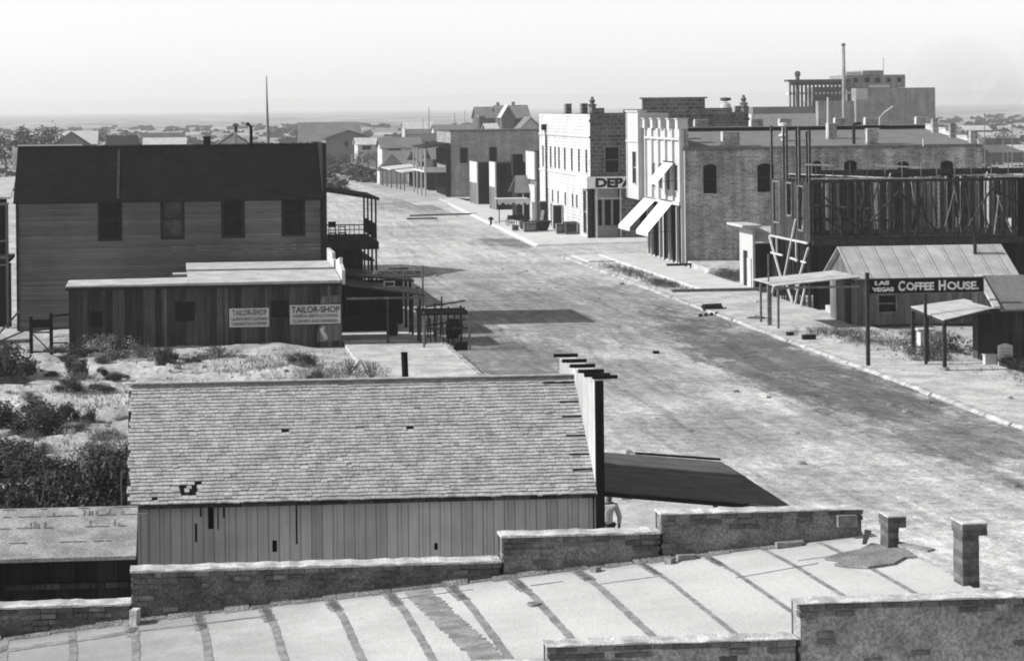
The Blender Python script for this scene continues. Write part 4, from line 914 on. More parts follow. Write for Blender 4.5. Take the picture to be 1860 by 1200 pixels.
# shop behind it
NS = thing('flat_roofed_shop', 'second low shop with pale flat roof between the plank shop and the tall building', 'shop', (4, 106, 0))
mb = MB(); mb.box(.8, 7.7, 105.95, 110.6, -.1, 3.2); part('wall', mb, 'boards_dark', NS); mb = MB(); mb.box(.7, 7.75, 105.85, 110.65, 3.203, 3.36); part('roof', mb, 'roof_light', NS)
mb = MB(); mb.box(7.78, 7.93, 105.9, 110.7, 0, 3.7); mb.box(7.78, 7.93, 107, 110.7, 3.7, 4.0); part('false_front', mb, 'offwhite', NS)
mb = MB(); mb.box(.05, .66, 105.3, 106.2, 2.6, 3.1); t = thing('roof_vent', 'small pale box vent left of the step in the flat shop roof', 'vent', (.3, 105.3, 3)); part('box', mb, 'dark', t); mb = MB(); mb.box(.02, .70, 105.25, 106.25, 3.103, 3.2); part('lid', mb, 'roof_light', t)
mb = MB(); mb.box(-.1, 7.5, 110.72, 110.80, 3.95, 4.0); mb.box(-.1, 7.5, 110.72, 110.80, 4.15, 4.19); single('wall_batten', mb, 'boards_mid', 'pair of pale horizontal battens on the wall above the flat shop roof', 'batten', (3, 110.7, 4))
# street canopies
CP = thing('shop_canopy', 'dark sloping canopy in front of the tailor shop over the sidewalk', 'canopy', (9.5, 101, 0))
mb = MB(); mb.hexa([(7.97, 101.0, 2.85), (11.6, 101.0, 2.3), (11.6, 104.7, 2.3), (7.97, 104.7, 2.85)], [(7.97, 101.0, 2.93), (11.6, 101.0, 2.38), (11.6, 104.7, 2.38), (7.97, 104.7, 2.93)]); part('canopy_roof', mb, 'darkwood', CP)
for x, y in ((11.4, 101.2), (11.4, 104.4), (9.9, 101.2)): mb = MB(); mb.box(x-.05, x+.05, y-.05, y+.05, 0, 2.3); part('post', mb, 'darkwood', CP)
mb = MB(); mb.box(8.0, 11.55, 101.0, 101.05, 2.2, 2.3); part('beam', mb, 'boards_mid', CP)
CP = thing('shop_canopy', 'longer dark canopy behind, carrying the contractors signboard', 'canopy', (9.5, 106, 0))
mb = MB(); mb.hexa([(7.97, 106.2, 2.95), (11.7, 106.2, 2.55), (11.7, 110.6, 2.55), (7.97, 110.6, 2.95)], [(7.97, 106.2, 3.05), (11.7, 106.2, 2.65), (11.7, 110.6, 2.65), (7.97, 110.6, 3.05)]); part('canopy_roof', mb, 'darkwood', CP)
for y in (106.4, 108.4, 110.4): mb = MB(); mb.box(11.45, 11.58, y-.06, y+.06, 0, 2.55); part('post', mb, 'dark', CP)
mb = MB(); mb.box(8.2, 10.6, 106.4, 106.46, .15, 1.0); part('counter', mb, 'black', CP)
mb = MB(); mb.box(8.6, 11.4, 109.8, 109.9, .15, 2.4); part('end_screen', mb, 'black', CP)
CS = thing('contractors_sign', 'stepped white CONTRACTORS & BUILDERS signboard above the dark canopies', 'sign', (9.9, 108, 2.6))
z0 = 2.62; mb = MB(); mb.prism([(9.86, z0), (12.3, z0), (12.3, z0+.38), (12.05, z0+.40), (11.7, z0+.56), (10.55, z0+.56), (10.25, z0+.40), (10.05, z0+.38)], 'y', 107.9, 107.94); part('board', mb, 'offwhite', CS)
text('lettering', 'NOON & JENSEN', .15, (10.65, 107.89, z0+.42), 'ink', CS, wid=.95, bold=.004); text('lettering', 'CONTRACTORS & BUILDERS', .24, (10.08, 107.89, z0+.18), 'ink', CS, wid=2.17, bold=.006)
text('lettering', 'MINE WORK & ESTIMATES FURNISHED', .13, (9.98, 107.89, z0+.035), 'ink', CS, wid=2.25, bold=.003)
mb = MB(); mb.box(12.28, 12.36, 107.95, 108.03, 0, z0+.6); part('post', mb, 'wood', CS); mb = MB(); mb.beam((9.7, 107.9, z0-.05), (9.98, 107.9, z0+.42), .05); part('brace', mb, 'offwhite', CS)
mb = MB(); t = thing('small_sign', 'small pale framed sign on the edge of the tailor shop canopy', 'sign', (10.0, 103, 2.6)); mb.box(9.9, 10.42, 102.9, 102.94, 2.62, 2.87); part('board', mb, 'offwhite', t); text('lettering', 'OPEN', .14, (9.96, 102.89, 2.68), 'ink', t, wid=.4) if False else None
mb = MB(); mb.box(9.95, 10.37, 102.885, 102.899, 2.66, 2.83); part('panel', mb, 'darkwood', t)
# posts, railing and cart-like clutter at the pavement edge
t = thing('hitching_shelter', 'dark slatted street stand under the canopy edge beside the curb', 'stand', (12, 99.5, 0))
for x, y in ((11.35, 99.2), (13.4, 99.0), (13.4, 102.0), (11.4, 102.0)): mb = MB(); mb.box(x-.045, x+.045, y-.045, y+.045, 0, 1.75); part('post', mb, 'wood' if y < 99.5 else 'dark', t)
mb = MB()
for k in range(7): mb.box(11.2, 13.5, 99.0+k*.46, 99.2+k*.46, 1.6+.02*(k % 2), 1.66+.02*(k % 2))
part('slats', mb, 'black', t)
mb = MB(); mb.box(11.4, 13.4, 99.1, 99.15, .95, 1.02); part('rail', mb, 'darkwood', t)
for k in range(7): mb = MB(); mb.beam((11.6+k*.27, 100.6+(k % 3)*.5, 0), (11.55+k*.29, 100.7+(k % 2)*.4, 1.1+.2*(k % 3)), .06); part('upright', mb, 'dark', t)
def wagon(x, y, label):
    t = thing('wagon', label, 'wagon', (x, y, 0))
    b = MB(); b.box(x-.9, x+.9, y-.5, y+.5, .7, .76); b.box(x-.9, x+.9, y-.53, y-.5, .7, 1.05); b.box(x-.9, x+.9, y+.5, y+.53, .7, 1.05); b.box(x-.93, x-.9, y-.5, y+.5, .7, 1.05); part('bed', b, 'dark', t)
    for dx, r in ((-.65, .42), (.65, .5)):
        for dy in (-.62, .62):
            w_ = MB(); k = 18
            for i in range(k):
                a, c = 2*math.pi*i/k, 2*math.pi*(i+1)/k; w_.beam((x+dx+math.cos(a)*r, y+dy, r+math.sin(a)*r), (x+dx+math.cos(c)*r, y+dy, r+math.sin(c)*r), .05, .05)
            for i in range(8): a = math.pi*i/4; w_.beam((x+dx, y+dy, r), (x+dx+math.cos(a)*r, y+dy, r+math.sin(a)*r), .03, .03)
            part('wheel', w_, 'darkwood', t)
    b = MB(); b.box(x+.1, x+.5, y-.48, y+.48, 1.2, 1.25); b.box(x+.12, x+.16, y-.45, y-.4, .76, 1.2); b.box(x+.12, x+.16, y+.4, y+.45, .76, 1.2); part('seat', b, 'dark', t)
    b = MB(); b.tube([(x-.9, y, .6), (x-2.2, y, .45)], .04, 6); part('shaft', b, 'wood', t)
t = thing('hitching_rail', 'low dark hitching rail with leaning poles in the shade at the left curb', 'rail', (13, 104, 0))
for k in range(4): mb = MB(); mb.beam((12.0+k*.34, 103.4+k*.3, 0), (12.05+k*.36, 103.5+k*.28, 1.5+.25*(k % 3)), .07); part('post', mb, 'dark', t)
for z in (.7, 1.25, 1.6): mb = MB(); mb.beam((11.9, 103.3, z), (14.0, 105.1, z+.1), .07); part('rail', mb, 'darkwood', t)
# slatted gate and planks at far left
GT = thing('gate', 'dark wooden gate with a diagonal brace between two posts, far left', 'gate', (-6, 100.4, 0))
for x in (-6.38, -5.48): mb = MB(); mb.box(x-.08, x+.08, 100.3, 100.46, 0, 1.75 if x < -6 else 1.9); part('post', mb, 'black', GT)
mb = MB(); mb.box(-6.3, -5.56, 100.35, 100.4, .12, .2); mb.box(-6.3, -5.56, 100.35, 100.4, 1.0, 1.07); mb.beam((-6.28, 100.33, .95), (-5.58, 100.33, .22), .07, .05); mb.box(-6.3, -5.56, 100.41, 100.44, 1.25, 1.6); part('leaf', mb, 'black', GT)
mb = MB(); mb.beam((-5.4, 100.5, 1.75), (-4.7, 101.2, 1.75), .08); mb.box(-5.4, -4.75, 100.45, 100.5, .5, .56); mb.box(-5.4, -4.75, 100.45, 100.5, 1.15, 1.21); part('side_rail', mb, 'black', GT)
mb = MB(); mb.beam((-8.8, 99.0, .35), (-6.4, 100.2, 1.25), .12, .05); single('leaning_plank', mb, 'dark', 'dark plank leaning from the ground up to the gate post', 'plank', (-7.6, 99.6, .5))
mb = MB(); mb.beam((-9, 104, .25), (-6.6, 104, .3), .5, .15); mb.beam((-8.4, 106, .3), (-7.2, 106, 1.6), .12, .1); single('lumber_pile', mb, 'boards_mid', 'low stack of boards lying beyond the gate at the left edge', 'lumber', (-8, 104, 0))

for k, (x, y, r_, h_, lb) in enumerate([(10.4, 104.2, .28, .75, 'black barrel added to fill the shadow under the tailor shop canopy'), (13.2, 103.3, .34, .9, 'black barrel added beside the hitching rail to deepen the canopy shade')]):  # added barrels, black so they fill in the shadow below the canopy
    mb = MB(); mb.lathe((x, y, .1), [(r_*.8, 0), (r_, h_*.3), (r_, h_*.65), (r_*.8, h_), (r_*.72, h_), (0, h_-.05)], 14); single('barrel', mb, 'black', lb, 'barrel', (x, y, .1))
mb = MB(); mb.box(12.7, 13.3, 98.9, 99.3, 0, .35); single('shadow_filler_box', mb, 'black', 'low black box added to fill the shadow at the left curb', 'box', (13, 98, 0))  # added box, its black stands in for shadow at the curb
# ================================================================ BRICK BLOCK on the right corner
BB = thing('brick_block', 'two-storey brick block with white street front, merloned parapet and arched windows', 'building', (34.3, 146, 0))
wn = [(35.75, 36.68, 5.0, 6.98), (39.45, 40.6, 5.05, 6.98), (43.25, 43.9, 5.25, 7.1), (45.45, 46.35, 5.3, 7.1), (49.15, 49.95, 5.3, 7.0), (52.15, 53.05, 5.3, 7.0)]
mb = MB(); mb.wall('y', 146, 34.3, 55.1, 0, 7.95, wn, .22); mb.wall('x', 55.1, 146, 157, 0, 7.95); mb.wall('y', 157, 34.3, 55.1, 0, 9.2)
mb.face([(55.1, 146, 7.95), (55.1, 157, 7.95), (55.1, 157, 9.2), (55.1, 146, 8.1)])
for a, b, c, d in wn:      # segmental arches
    k = 6; h_ = .16
    for i in range(k):
        u0, u1 = a+(b-a)*i/k, a+(b-a)*(i+1)/k; f = lambda u: d-h_*((2*(u-a)/(b-a)-1)**2)
        mb.face([(u0, 146, f(u0)), (u1, 146, f(u1)), (u1, 146, d), (u0, 146, d)])
part('wall', mb, 'brick', BB)
for o in wn: window(BB, 'y', 146, o, 'darkwood', .22, 1, fw=.001, proud=-.05, glass='glass')
mb = MB(); mb.box(34.3, 55.1, 145.86, 145.98, 7.93, 8.02); mb.box(34.3, 55.12, 145.82, 145.86, 8.0, 8.07); part('gutter', mb, 'wood', BB)
mb = MB(); clip_roof(mb, 34.75, 54.8, 145.95, 8.12, 156.6, 9.05, .06); part('roof', mb, 'roof_grey', BB)
mb = MB(); mb.box(34.75, 55.15, 156.65, 156.95, 8.6, 9.32); part('far_parapet', mb, 'dark', BB)
mb = MB(); mb.box(34.75, 55.15, 156.6, 157.0, 9.323, 9.37); part('coping', mb, 'white', BB)
for x, w_ in ((38.3, .9), (42.4, .8), (44.5, .8), (48.6, .8), (50.9, .9), (54.7, .9)):
    m_ = MB(); m_.box(x-w_/2, x+w_/2, 156.62, 156.98, 9.373, 9.86); ml = part('merlon', m_, 'brick', BB); m_ = MB(); m_.box(x-w_/2-.07, x+w_/2, 156.58, 157.02, 9.863, 9.93); m_.box(x-w_/2-.1, x-w_/2-.003, 156.58, 157.02, 9.4, 9.86); part('merlon_cap', m_, 'white', ml)
# stepped end parapet on the right
mb = MB(); yy = 146.0; zt = [8.35, 8.6, 8.85, 9.1, 9.35]
for k in range(5): mb.box(54.82, 55.14, 146+k*2.12, 146+k*2.12+2.11, 7.9, zt[k]); mb.box(54.78, 55.18, 146+k*2.12, 146+k*2.12+2.11, zt[k]+.003, zt[k]+.07, 1)
part('end_parapet', mb, ['offwhite', 'white'], BB)
for k, (x, y, w_, z0_, z1_) in enumerate([(54.6, 146.4, .5, 8.1, 9.0), (54.6, 150.4, .4, 8.4, 9.5), (54.6, 154, .4, 8.7, 9.8)]): m_ = MB(); m_.box(x-w_/2, x+w_/2, y-.2, y+.2, z0_, z1_); part('parapet_pier', m_, 'brick', BB)
for i, (x, w_, y, z0_, z1_) in enumerate([(37.75, 1.1, 146.4, 8.0, 9.1), (47.6, .75, 146.6, 8.05, 9.2), (46.0, .55, 150.5, 8.4, 9.55)]):
    m_ = MB(); m_.box(x-w_/2, x+w_/2, y-.3, y+.3, z0_, z1_); m_.box(x-w_/2-.12, x+w_/2+.12, y-.42, y+.38, z0_, z0_+.22); c_ = part('chimney', m_, 'brick', BB); m_ = MB(); m_.box(x-w_/2-.06, x-w_/2-.003, y-.3, y+.3, z0_+.23, z1_-.003); m_.box(x-w_/2-.06, x+w_/2+.05, y-.33, y+.33, z1_+.003, z1_+.06); part('chimney_cap', m_, 'white', c_)
mb = MB(); mb.box(46.9, 48.5, 146.5, 146.9, 9.35, 9.45); part('chimney_slab', mb, 'black', BB)
mb = MB(); mb.tube([(45.7, 150.4, 8.4), (45.72, 150.4, 11.4)], .1, 8, 0, .07); part('flue_pipe', mb, 'white', BB)
mb = MB(); mb.tube([(46.4, 146.8, 7.9), (46.4, 146.8, 9.4), (46.45, 146.8, 9.55), (46.9, 146.8, 9.6)], .11, 8); part('stovepipe', mb, 'dark', BB)
mb = MB(); mb.tube([(51.3, 156.2, 9.3), (51.3, 156.2, 9.9), (51.7, 156.2, 10.3), (52.3, 156.2, 10.7)], .06, 7); part('bent_pipe', mb, 'white', BB)
mb = MB(); mb.lathe((42.3, 149.5, 8.3), [(.22, 0), (.2, .4), (.42, .45), (.36, .52), (.14, .7), (.14, 1.1), (.3, 1.15), (.26, 1.35), (0, 1.4)], 10); part('ventilator', mb, 'white', BB)
mb = MB(); mb.tube([(50.9, 145.8, 8.0), (50.9, 145.8, 8.5)], .06, 6); part('vent_stub', mb, 'white', BB)
# white street front, facing -X
mb = MB(); sw = [(147.2+k*2.35, 148.1+k*2.35, 5.15, 6.9) for k in range(4)]; dw = [(146.4, 151.6, .3, 4.18), (152.0, 156.8, .3, 4.18)]
mb.wall('x', 34.28, 145.96, 157.0, 0, 9.35, sw+dw, .25); part('street_front', mb, 'white', BB)
for o in sw: window(BB, 'x', 34.28, o, 'white', .2, 1)
mb = MB()
for k in range(6): mb.box(34.12, 34.27, 145.96+k*2.16, 145.96+k*2.16+.26, 4.45, 9.35)
mb.box(34.05, 34.27, 145.95, 157.02, 4.2, 4.44); mb.box(34.1, 34.27, 145.95, 157.02, 8.6, 8.75)
part('pilaster', mb, 'white', BB)
for k in range(5):
    y = 146.1+k*2.6; m_ = MB(); m_.box(34.05, 34.75, y, y+.75, 9.353, 10.0); ml = part('merlon', m_, 'offwhite', BB); m_ = MB(); m_.box(33.98, 34.8, y-.06, y+.81, 10.003, 10.08); part('merlon_cap', m_, 'white', ml)
mb = MB(); mb.box(34.2, 34.42, 145.93, 145.955, 0, 9.3); mb.tube([(34.46, 145.9, 0.2), (34.46, 145.9, 7.95)], .05, 8); part('downspout', mb, 'white', BB)
mb = MB(); mb.box(34.43, 34.75, 145.98, 157, 8.1, 9.32); part('front_parapet_back', mb, 'brick', BB)
# shop windows and posts
mb = MB(); mb.box(34.7, 34.75, 146.5, 156.6, .35, 4.0); part('shop_glass', mb, 'glass', BB)
for k, y in enumerate([146.45, 147.4, 148.5, 149.7, 151.2, 152.6, 154.0, 155.4]):
    m_ = MB(); m_.box(34.2, 34.36, y, y+.16, .05, 4.1); part('shopfront_post', m_, 'white' if k % 2 else 'dark', BB)
mb = MB(); mb.box(34.5, 34.62, 146.6, 151, .35, 1.1); mb.box(34.45, 34.6, 146.6, 151.0, 2.7, 2.85); part('shopfront_rail', mb, 'darkwood', BB)
def awning(y0, y1, z0, z1, xo, val, label):
    t = thing('awning', label, 'awning', (34, y0, z1)); m_ = MB()
    m_.hexa([(34.1, y0, z1-.03), (xo, y0, z0), (xo, y1, z0), (34.1, y1, z1-.03)], [(34.1, y0, z1), (xo, y0, z0+.03), (xo, y1, z0+.03), (34.1, y1, z1)]); part('canvas', m_, 'canvas', t)
    m_ = MB(); n_ = 8
    for i in range(n_):
        a, b = y0+(y1-y0)*i/n_, y0+(y1-y0)*(i+1)/n_; m_.prism([(a, z0), (b, z0), (b, z0-val), ((a+b)/2, z0-val*.8), (a, z0-val)], 'x', xo-.02, xo)
    part('valance', m_, 'canvas', t)
    m_ = MB()
    for y in (y0, y1): m_.tube([(34.15, y, z0+.1), (xo+.03, y, z0)], .02, 6)
    m_.tube([(34.08, y0, z1+.04), (34.08, y1, z1+.04)], .05, 6); part('frame', m_, 'dark', t)
awning(147.9, 151.7, 2.3, 4.36, 32.35, .28, 'nearer long white canvas awning sloping over the walk of the brick block')
awning(153.2, 157.0, 2.4, 4.34, 32.2, .28, 'farther white canvas awning on the brick block street front')
awning(147.7, 150.6, 5.75, 7.05, 33.0, .2, 'small white upstairs window awning on the brick block street front')
# corner oriel
mb = MB(); mb.wall('x', 33.8, 157.3, 161.6, 4.15, 10.5, [(158.3, 159.5, 5.3, 7.6)], .15); mb.wall('y', 157.28, 33.8, 34.3, 4.15, 10.5); mb.box(34.3, 36, 157.32, 161.58, 4.2, 10.4); mb.face([(33.8, 157.3, 4.15), (34.3, 157.3, 4.15), (34.3, 161.6, 4.15), (33.8, 161.6, 4.15)]); mb.wall('y', 161.6, 33.8, 34.3, 4.15, 10.5); mb.face([(33.8, 157.28, 10.5), (34.6, 157.28, 10.5), (34.6, 161.6, 10.5), (33.8, 161.6, 10.5)])
ori = thing('white_corner_bay', 'tall white corner bay window hanging at the far end of the brick block', 'bay window', (34, 157.3, 4)); part('wall', mb, 'white', ori)
window(ori, 'x', 33.8, (158.3, 159.5, 5.3, 7.6), 'white', .15, 1)
mb = MB(); mb.box(33.7, 34.4, 157.2, 161.7, 10.503, 10.62); mb.box(33.72, 33.79, 157.25, 161.65, 8.3, 8.42); mb.box(33.74, 33.79, 157.3, 157.5, 4.2, 10.4); mb.box(33.74, 33.79, 161.3, 161.5, 4.2, 10.4); part('trim', mb, 'white', ori)

# ================================================================ STONE DEPARTMENT STORE
DS = thing('stone_store', 'corner stone store with pale side wall, dark rock-faced front and DEPARTMENT signboard', 'building', (34.4, 179, 0))
fw = [(35.65, 36.75, 5.5, 7.55)]
mb = MB(); mb.wall('y', 179, 34.42, 47.7, 4.2, 10.35, fw, .2); mb.wall('y', 179, 36.9, 47.7, 0, 4.2, [(38.5, 39.6, .5, 2.9)], .2); mb.wall('y', 204, 34.42, 47.7, 0, 10.3); mb.wall('x', 47.7, 179, 204, 0, 10.3)
mb.box(38.8, 44.0, 178.85, 179.25, 10.36, 11.5); mb.box(37.2, 38.8, 178.95, 179.25, 10.36, 10.65); mb.box(44.0, 46.3, 178.95, 179.25, 10.36, 10.7); mb.box(34.6, 35.6, 178.93, 179.3, 10.36, 10.8); mb.box(46.6, 47.7, 178.93, 179.3, 10.36, 10.85)
part('front_wall', mb, 'darkstone', DS)
sw = [(y-.35, y+.35, 5.45, 7.35) for y in (202, 200.3, 197.9, 195.6, 193.6, 190.7, 187.3, 184.0, 180.7)]
lw = [(y-.3, y+.3, 2.35, 3.45) for y in (200, 197.1, 194.3, 190.7, 187.2, 185.2)]
mb = MB(); mb.wall('x', 34.4, 179.02, 204, 0, 10.3, sw+lw+[(180.9, 182.3, .4, 3.9)], .25); part('side_wall', mb, 'stucco', DS)
for o in sw+lw+[(180.9, 182.3, .4, 3.9)]: window(DS, 'x', 34.4, o, 'offwhite', .2, 1, fw=.05, proud=.02)
window(DS, 'y', 179, fw[0], 'wood', .2, 1, fw=.1)
mb = MB(); mb.box(34.3, 34.395, 179, 204, 8.35, 8.5); mb.box(34.32, 34.395, 179, 204, 5.05, 5.2); part('belt_course', mb, 'stucco', DS)
mb = MB(); mb.box(34.3, 47.8, 178.84, 178.99, 9.65, 9.85); mb.box(34.5, 47.7, 178.9, 178.99, 5.2, 5.35); mb.box(38.6, 44.2, 178.75, 179.3, 11.503, 11.62); mb.box(34.3, 47.8, 178.9, 178.99, 8.3, 8.42); part('cornice', mb, 'darkstone', DS)
mb = MB(); mb.box(34.6, 47.5, 179.3, 203.8, 9.3, 9.5); part('roof', mb, 'roof_dark', DS)
for x in (34.62, 47.3):
    m_ = MB(); m_.lathe((x, 179.05, 10.36), [(.3, 0), (.3, .6), (.36, .65), (.36, .75), (.15, .8), (.22, .95), (.24, 1.1), (.12, 1.2), (.14, 1.3), (0, 1.42)], 10) ; part('urn', m_, 'darkstone', DS)
for y in (183.5, 191): m_ = MB(); m_.box(34.6, 35.1, y, y+.9, 10.3, 11.2); part('chimney', m_, 'darkstone', DS)
mb = MB(); mb.box(34.0, 47.3, 178.62, 178.8, 4.2, 5.15); mb.box(33.95, 34.1, 178.82, 182.5, 4.2, 5.15); sb_ = part('sign_board', mb, 'signwhite', DS)
text('lettering', 'DEPARTMENT', .98, (34.72, 178.61, 4.32), 'ink', DS, wid=8.2, bold=.055)
mb = MB(); mb.box(34.1, 34.45, 178.7, 179.0, 0, 4.15); part('corner_column', mb, 'dark', DS); mb = MB(); mb.box(34.75, 34.9, 178.6, 178.75, 0, 4.15); part('corner_post', mb, 'offwhite', DS)
mb = MB(); mb.box(34.9, 36.9, 180.0, 180.15, 0, 4.2); mb.box(34.5, 36.9, 178.95, 180, 4.15, 4.2); part('entrance_wall', mb, 'offwhite', DS)
for x in (35.0, 35.75, 36.45): m_ = MB(); m_.box(x, x+.5, 179.92, 179.97, 1.1, 3.2); part('entrance_window', m_, 'glass', DS)
mb = MB(); mb.box(34.9, 37.0, 178.9, 178.97, 3.3, 3.4); mb.box(36.8, 36.92, 178.85, 178.98, 0, 4.15); part('entrance_trim', mb, 'offwhite', DS)
mb = MB(); mb.tube([(34.27, 199.6, 0), (34.27, 199.6, 8.4), (34.2, 200.2, 8.9)], .09, 7); mb.box(34.0, 34.38, 199.9, 200.6, 8.8, 9.35); part('downspout', mb, 'dark', DS)
# things along the walls
def crate(x, y, w_, d, h_, label, m='darkwood'):
    t = thing('crate', label, 'crate', (x, y, .2)); b = MB(); b.box(x-w_/2, x+w_/2, y-d/2, y+d/2, .2, .2+h_); part('box', b, m, t)
    b = MB()
    for z in (.25, .2+h_-.15): b.box(x-w_/2-.02, x+w_/2+.02, y-d/2-.03, y-d/2-.003, z, z+.09)
    for q in (-w_/2, w_/2-.08): b.box(x+q, x+q+.08, y-d/2-.05, y-d/2-.033, .21, .2+h_)
    part('slats', b, 'wood' if m == 'darkwood' else 'darkwood', t)
crate(33.7, 184.6, 1.0, .9, 1.0, 'dark square crate beside the pale wall of the stone store, nearest the corner')
crate(32.9, 185.3, .6, .8, .8, 'paler crate joined to the left of the dark square crate', 'wood')
def cabinet(x, y, h_, label):
    t = thing('cabinet', label, 'cabinet', (x, y, .2)); b = MB(); b.box(x-.35, x+.35, y-.3, y+.3, .2, .2+h_); part('body', b, 'darkwood', t); b = MB(); b.box(x-.4, x+.4, y-.35, y+.35, .203+h_, .28+h_); part('top', b, 'wood', t)
    b = MB(); b.box(x-.3, x-.02, y-.33, y-.303, .3, .1+h_); b.box(x+.02, x+.3, y-.33, y-.303, .3, .1+h_); part('door', b, 'dark', t)
cabinet(33.9, 192.0, 2.0, 'dark upright cabinet against the stone store side wall, nearer of two')
cabinet(33.7, 198.0, 2.1, 'dark upright cabinet against the stone store side wall, farther of two')
mb = MB(); mb.beam((32.9, 195, .2), (33.5, 197.2, 1.6), .3, .06); single('leaning_board', mb, 'wood', 'pale board leaning against the farther dark cabinet', 'board', (33, 195, .2))
crate(32.4, 200.3, .6, .6, .8, 'small dark crate near the far end of the stone store wall')
crate(30.9, 188.6, 1.1, .8, .75, 'pale-topped crate on the sidewalk edge in the group by the wagon', 'wood')
crate(29.9, 190.4, .5, .5, .45, 'tiny dark box in front of the loaded crates by the curb')
mb = MB(); mb.lathe((31.0, 192.6, .2), [(.3, 0), (.38, .25), (.38, .5), (.3, .8), (.28, .8), (0, .78)], 12); single('barrel', mb, 'darkwood', 'dark barrel standing behind the pale-topped crate', 'barrel', (31, 192.6, .2))
mb = MB(); mb.hexa([(31.2, 189.6, .2), (32.6, 189.6, .2), (32.6, 191, .2), (31.2, 191, .2)], [(31.0, 189.4, .95), (32.9, 189.4, 1.05), (32.9, 191.2, 1.05), (31.0, 191.2, .95)]); single('handcart', mb, 'dark', 'dark open handcart box right of the pale-topped crate', 'cart', (31.9, 190, .2))
wagon(31.6, 199.5, 'dark farm wagon on the far sidewalk beside the fire hydrant')
hy = thing('fire_hydrant', 'dark round-capped fire hydrant at the far right curb', 'hydrant', (29.6, 203, 0)); mb = MB(); mb.lathe((29.6, 203, 0), [(.16, 0), (.16, .06), (.1, .08), (.1, .5), (0, .5)], 12); part('barrel', mb, 'black', hy); mb = MB(); mb.lathe((29.6, 203, .5), [(.17, 0), (.25, .04), (.22, .16), (.1, .26), (0, .3)], 12); mb.tube([(29.35, 203, .58), (29.85, 203, .58)], .06, 8); part('cap', mb, 'black', hy)
# far dark shops
def slabshop(name, x0, x1, y0, y1, z, frontw, label, mat='black'):
    t = thing(name, label, 'shop', (x0, y0, 0)); b = MB(); b.box(x0+.16, x1, y0, y1, 0, z-.15); part('wall', b, mat, t)
    b = MB(); b.box(x0, x0+.15, y0-.05, y1+.05, 0, z+.1); part('false_front', b, 'white', t); b = MB(); b.box(x0+.16, x1+.1, y0-.1, y1+.1, z-.147, z); part('roof', b, 'dark', t)
    b = MB(); b.box(x0-.04, x0-.003, y0+.2, y1-.2, .1, 2.5); part('shopfront', b, 'boards_mid', t)
    return t
slabshop('false_front_shop', 34, 39, 243.7, 249.6, 4.75, 1, 'farther narrow black-sided shop with tall white false front', 'boards_black')
slabshop('false_front_shop', 34.05, 39.5, 230.3, 234.4, 5.05, 1, 'nearer wide black-sided shop with tall white false front', 'boards_black')
mb = MB(); t = thing('narrow_store', 'narrow two-storey store with a bright blank white upper front beside the stone store', 'building', (34, 205, 0))
mb.box(34.2, 36, 204.6, 210, 0, 6.7); part('wall', mb, 'roof_mid', t); mb = MB(); mb.box(34.0, 34.19, 204.6, 209.6, 4.1, 6.75); mb.box(34.0, 34.19, 204.6, 209.6, 0, 3.6); part('white_panel', mb, 'white', t); mb = MB(); mb.box(33.95, 36.1, 204.5, 210.1, 6.76, 6.85); part('roof', mb, 'roof_dark', t)
mb = MB(); mb.box(33.6, 34.6, 215, 216.2, 4.2, 6.3); mb.tube([(34.2, 215.5, 2), (34.2, 215.5, 4.3)], .25, 8); mb.tube([(33.8, 216, 0), (33.8, 216, 4.3)], .1, 6); t = single('water_box', mb, 'dark', 'dark raised box beside the bright white upper front', 'tank', (34, 215, 4))
# kiosk with steep little roof
KO = thing('kiosk', 'small dark kiosk with a steep grey gabled roof on the far sidewalk', 'kiosk', (33.6, 209, 0))
mb = MB(); mb.box(32.8, 34.0, 207.6, 210.6, 0, 2.9); mb.prism([(207.6, 2.9), (210.6, 2.9), (209.1, 4.1)], 'x', 32.85, 33.95); part('wall', mb, 'boards_black', KO); mb = MB(); mb.hexa([(32.5, 207.2, 2.75), (34.6, 207.2, 2.75), (34.3, 209.1, 4.3), (32.9, 209.1, 4.3)], [(32.5, 207.1, 2.83), (34.6, 207.1, 2.83), (34.3, 209.1, 4.4), (32.9, 209.1, 4.4)]); mb.hexa([(32.5, 211, 2.75), (34.6, 211, 2.75), (34.3, 209.11, 4.3), (32.9, 209.11, 4.3)], [(32.5, 211.1, 2.83), (34.6, 211.1, 2.83), (34.3, 209.11, 4.4), (32.9, 209.11, 4.4)]); part('roof', mb, 'roof_mid', KO)
mb = MB(); mb.box(33.3, 33.42, 207.4, 207.5, 0, 2.7); part('post', mb, 'white', KO)
SC = thing('scalloped_canopy', 'pale scalloped cloth canopy on thin posts in front of the little kiosk', 'canopy', (31.8, 204, 0))
mb = MB(); mb.box(30.4, 33.4, 204, 206.3, 2.36, 2.4); n_ = 3
for i in range(n_): a = 30.4+i; mb.prism([(a, 2.36), (a+1, 2.36), (a+1, 1.95), (a+.8, 1.8), (a+.5, 2.08), (a+.2, 1.8), (a, 1.95)], 'y', 203.96, 204)
part('cloth', mb, 'offwhite', SC)
for x in (30.5, 33.3): mb = MB(); mb.box(x, x+.08, 204.05, 204.13, 0, 2.36); part('post', mb, 'dark', SC)

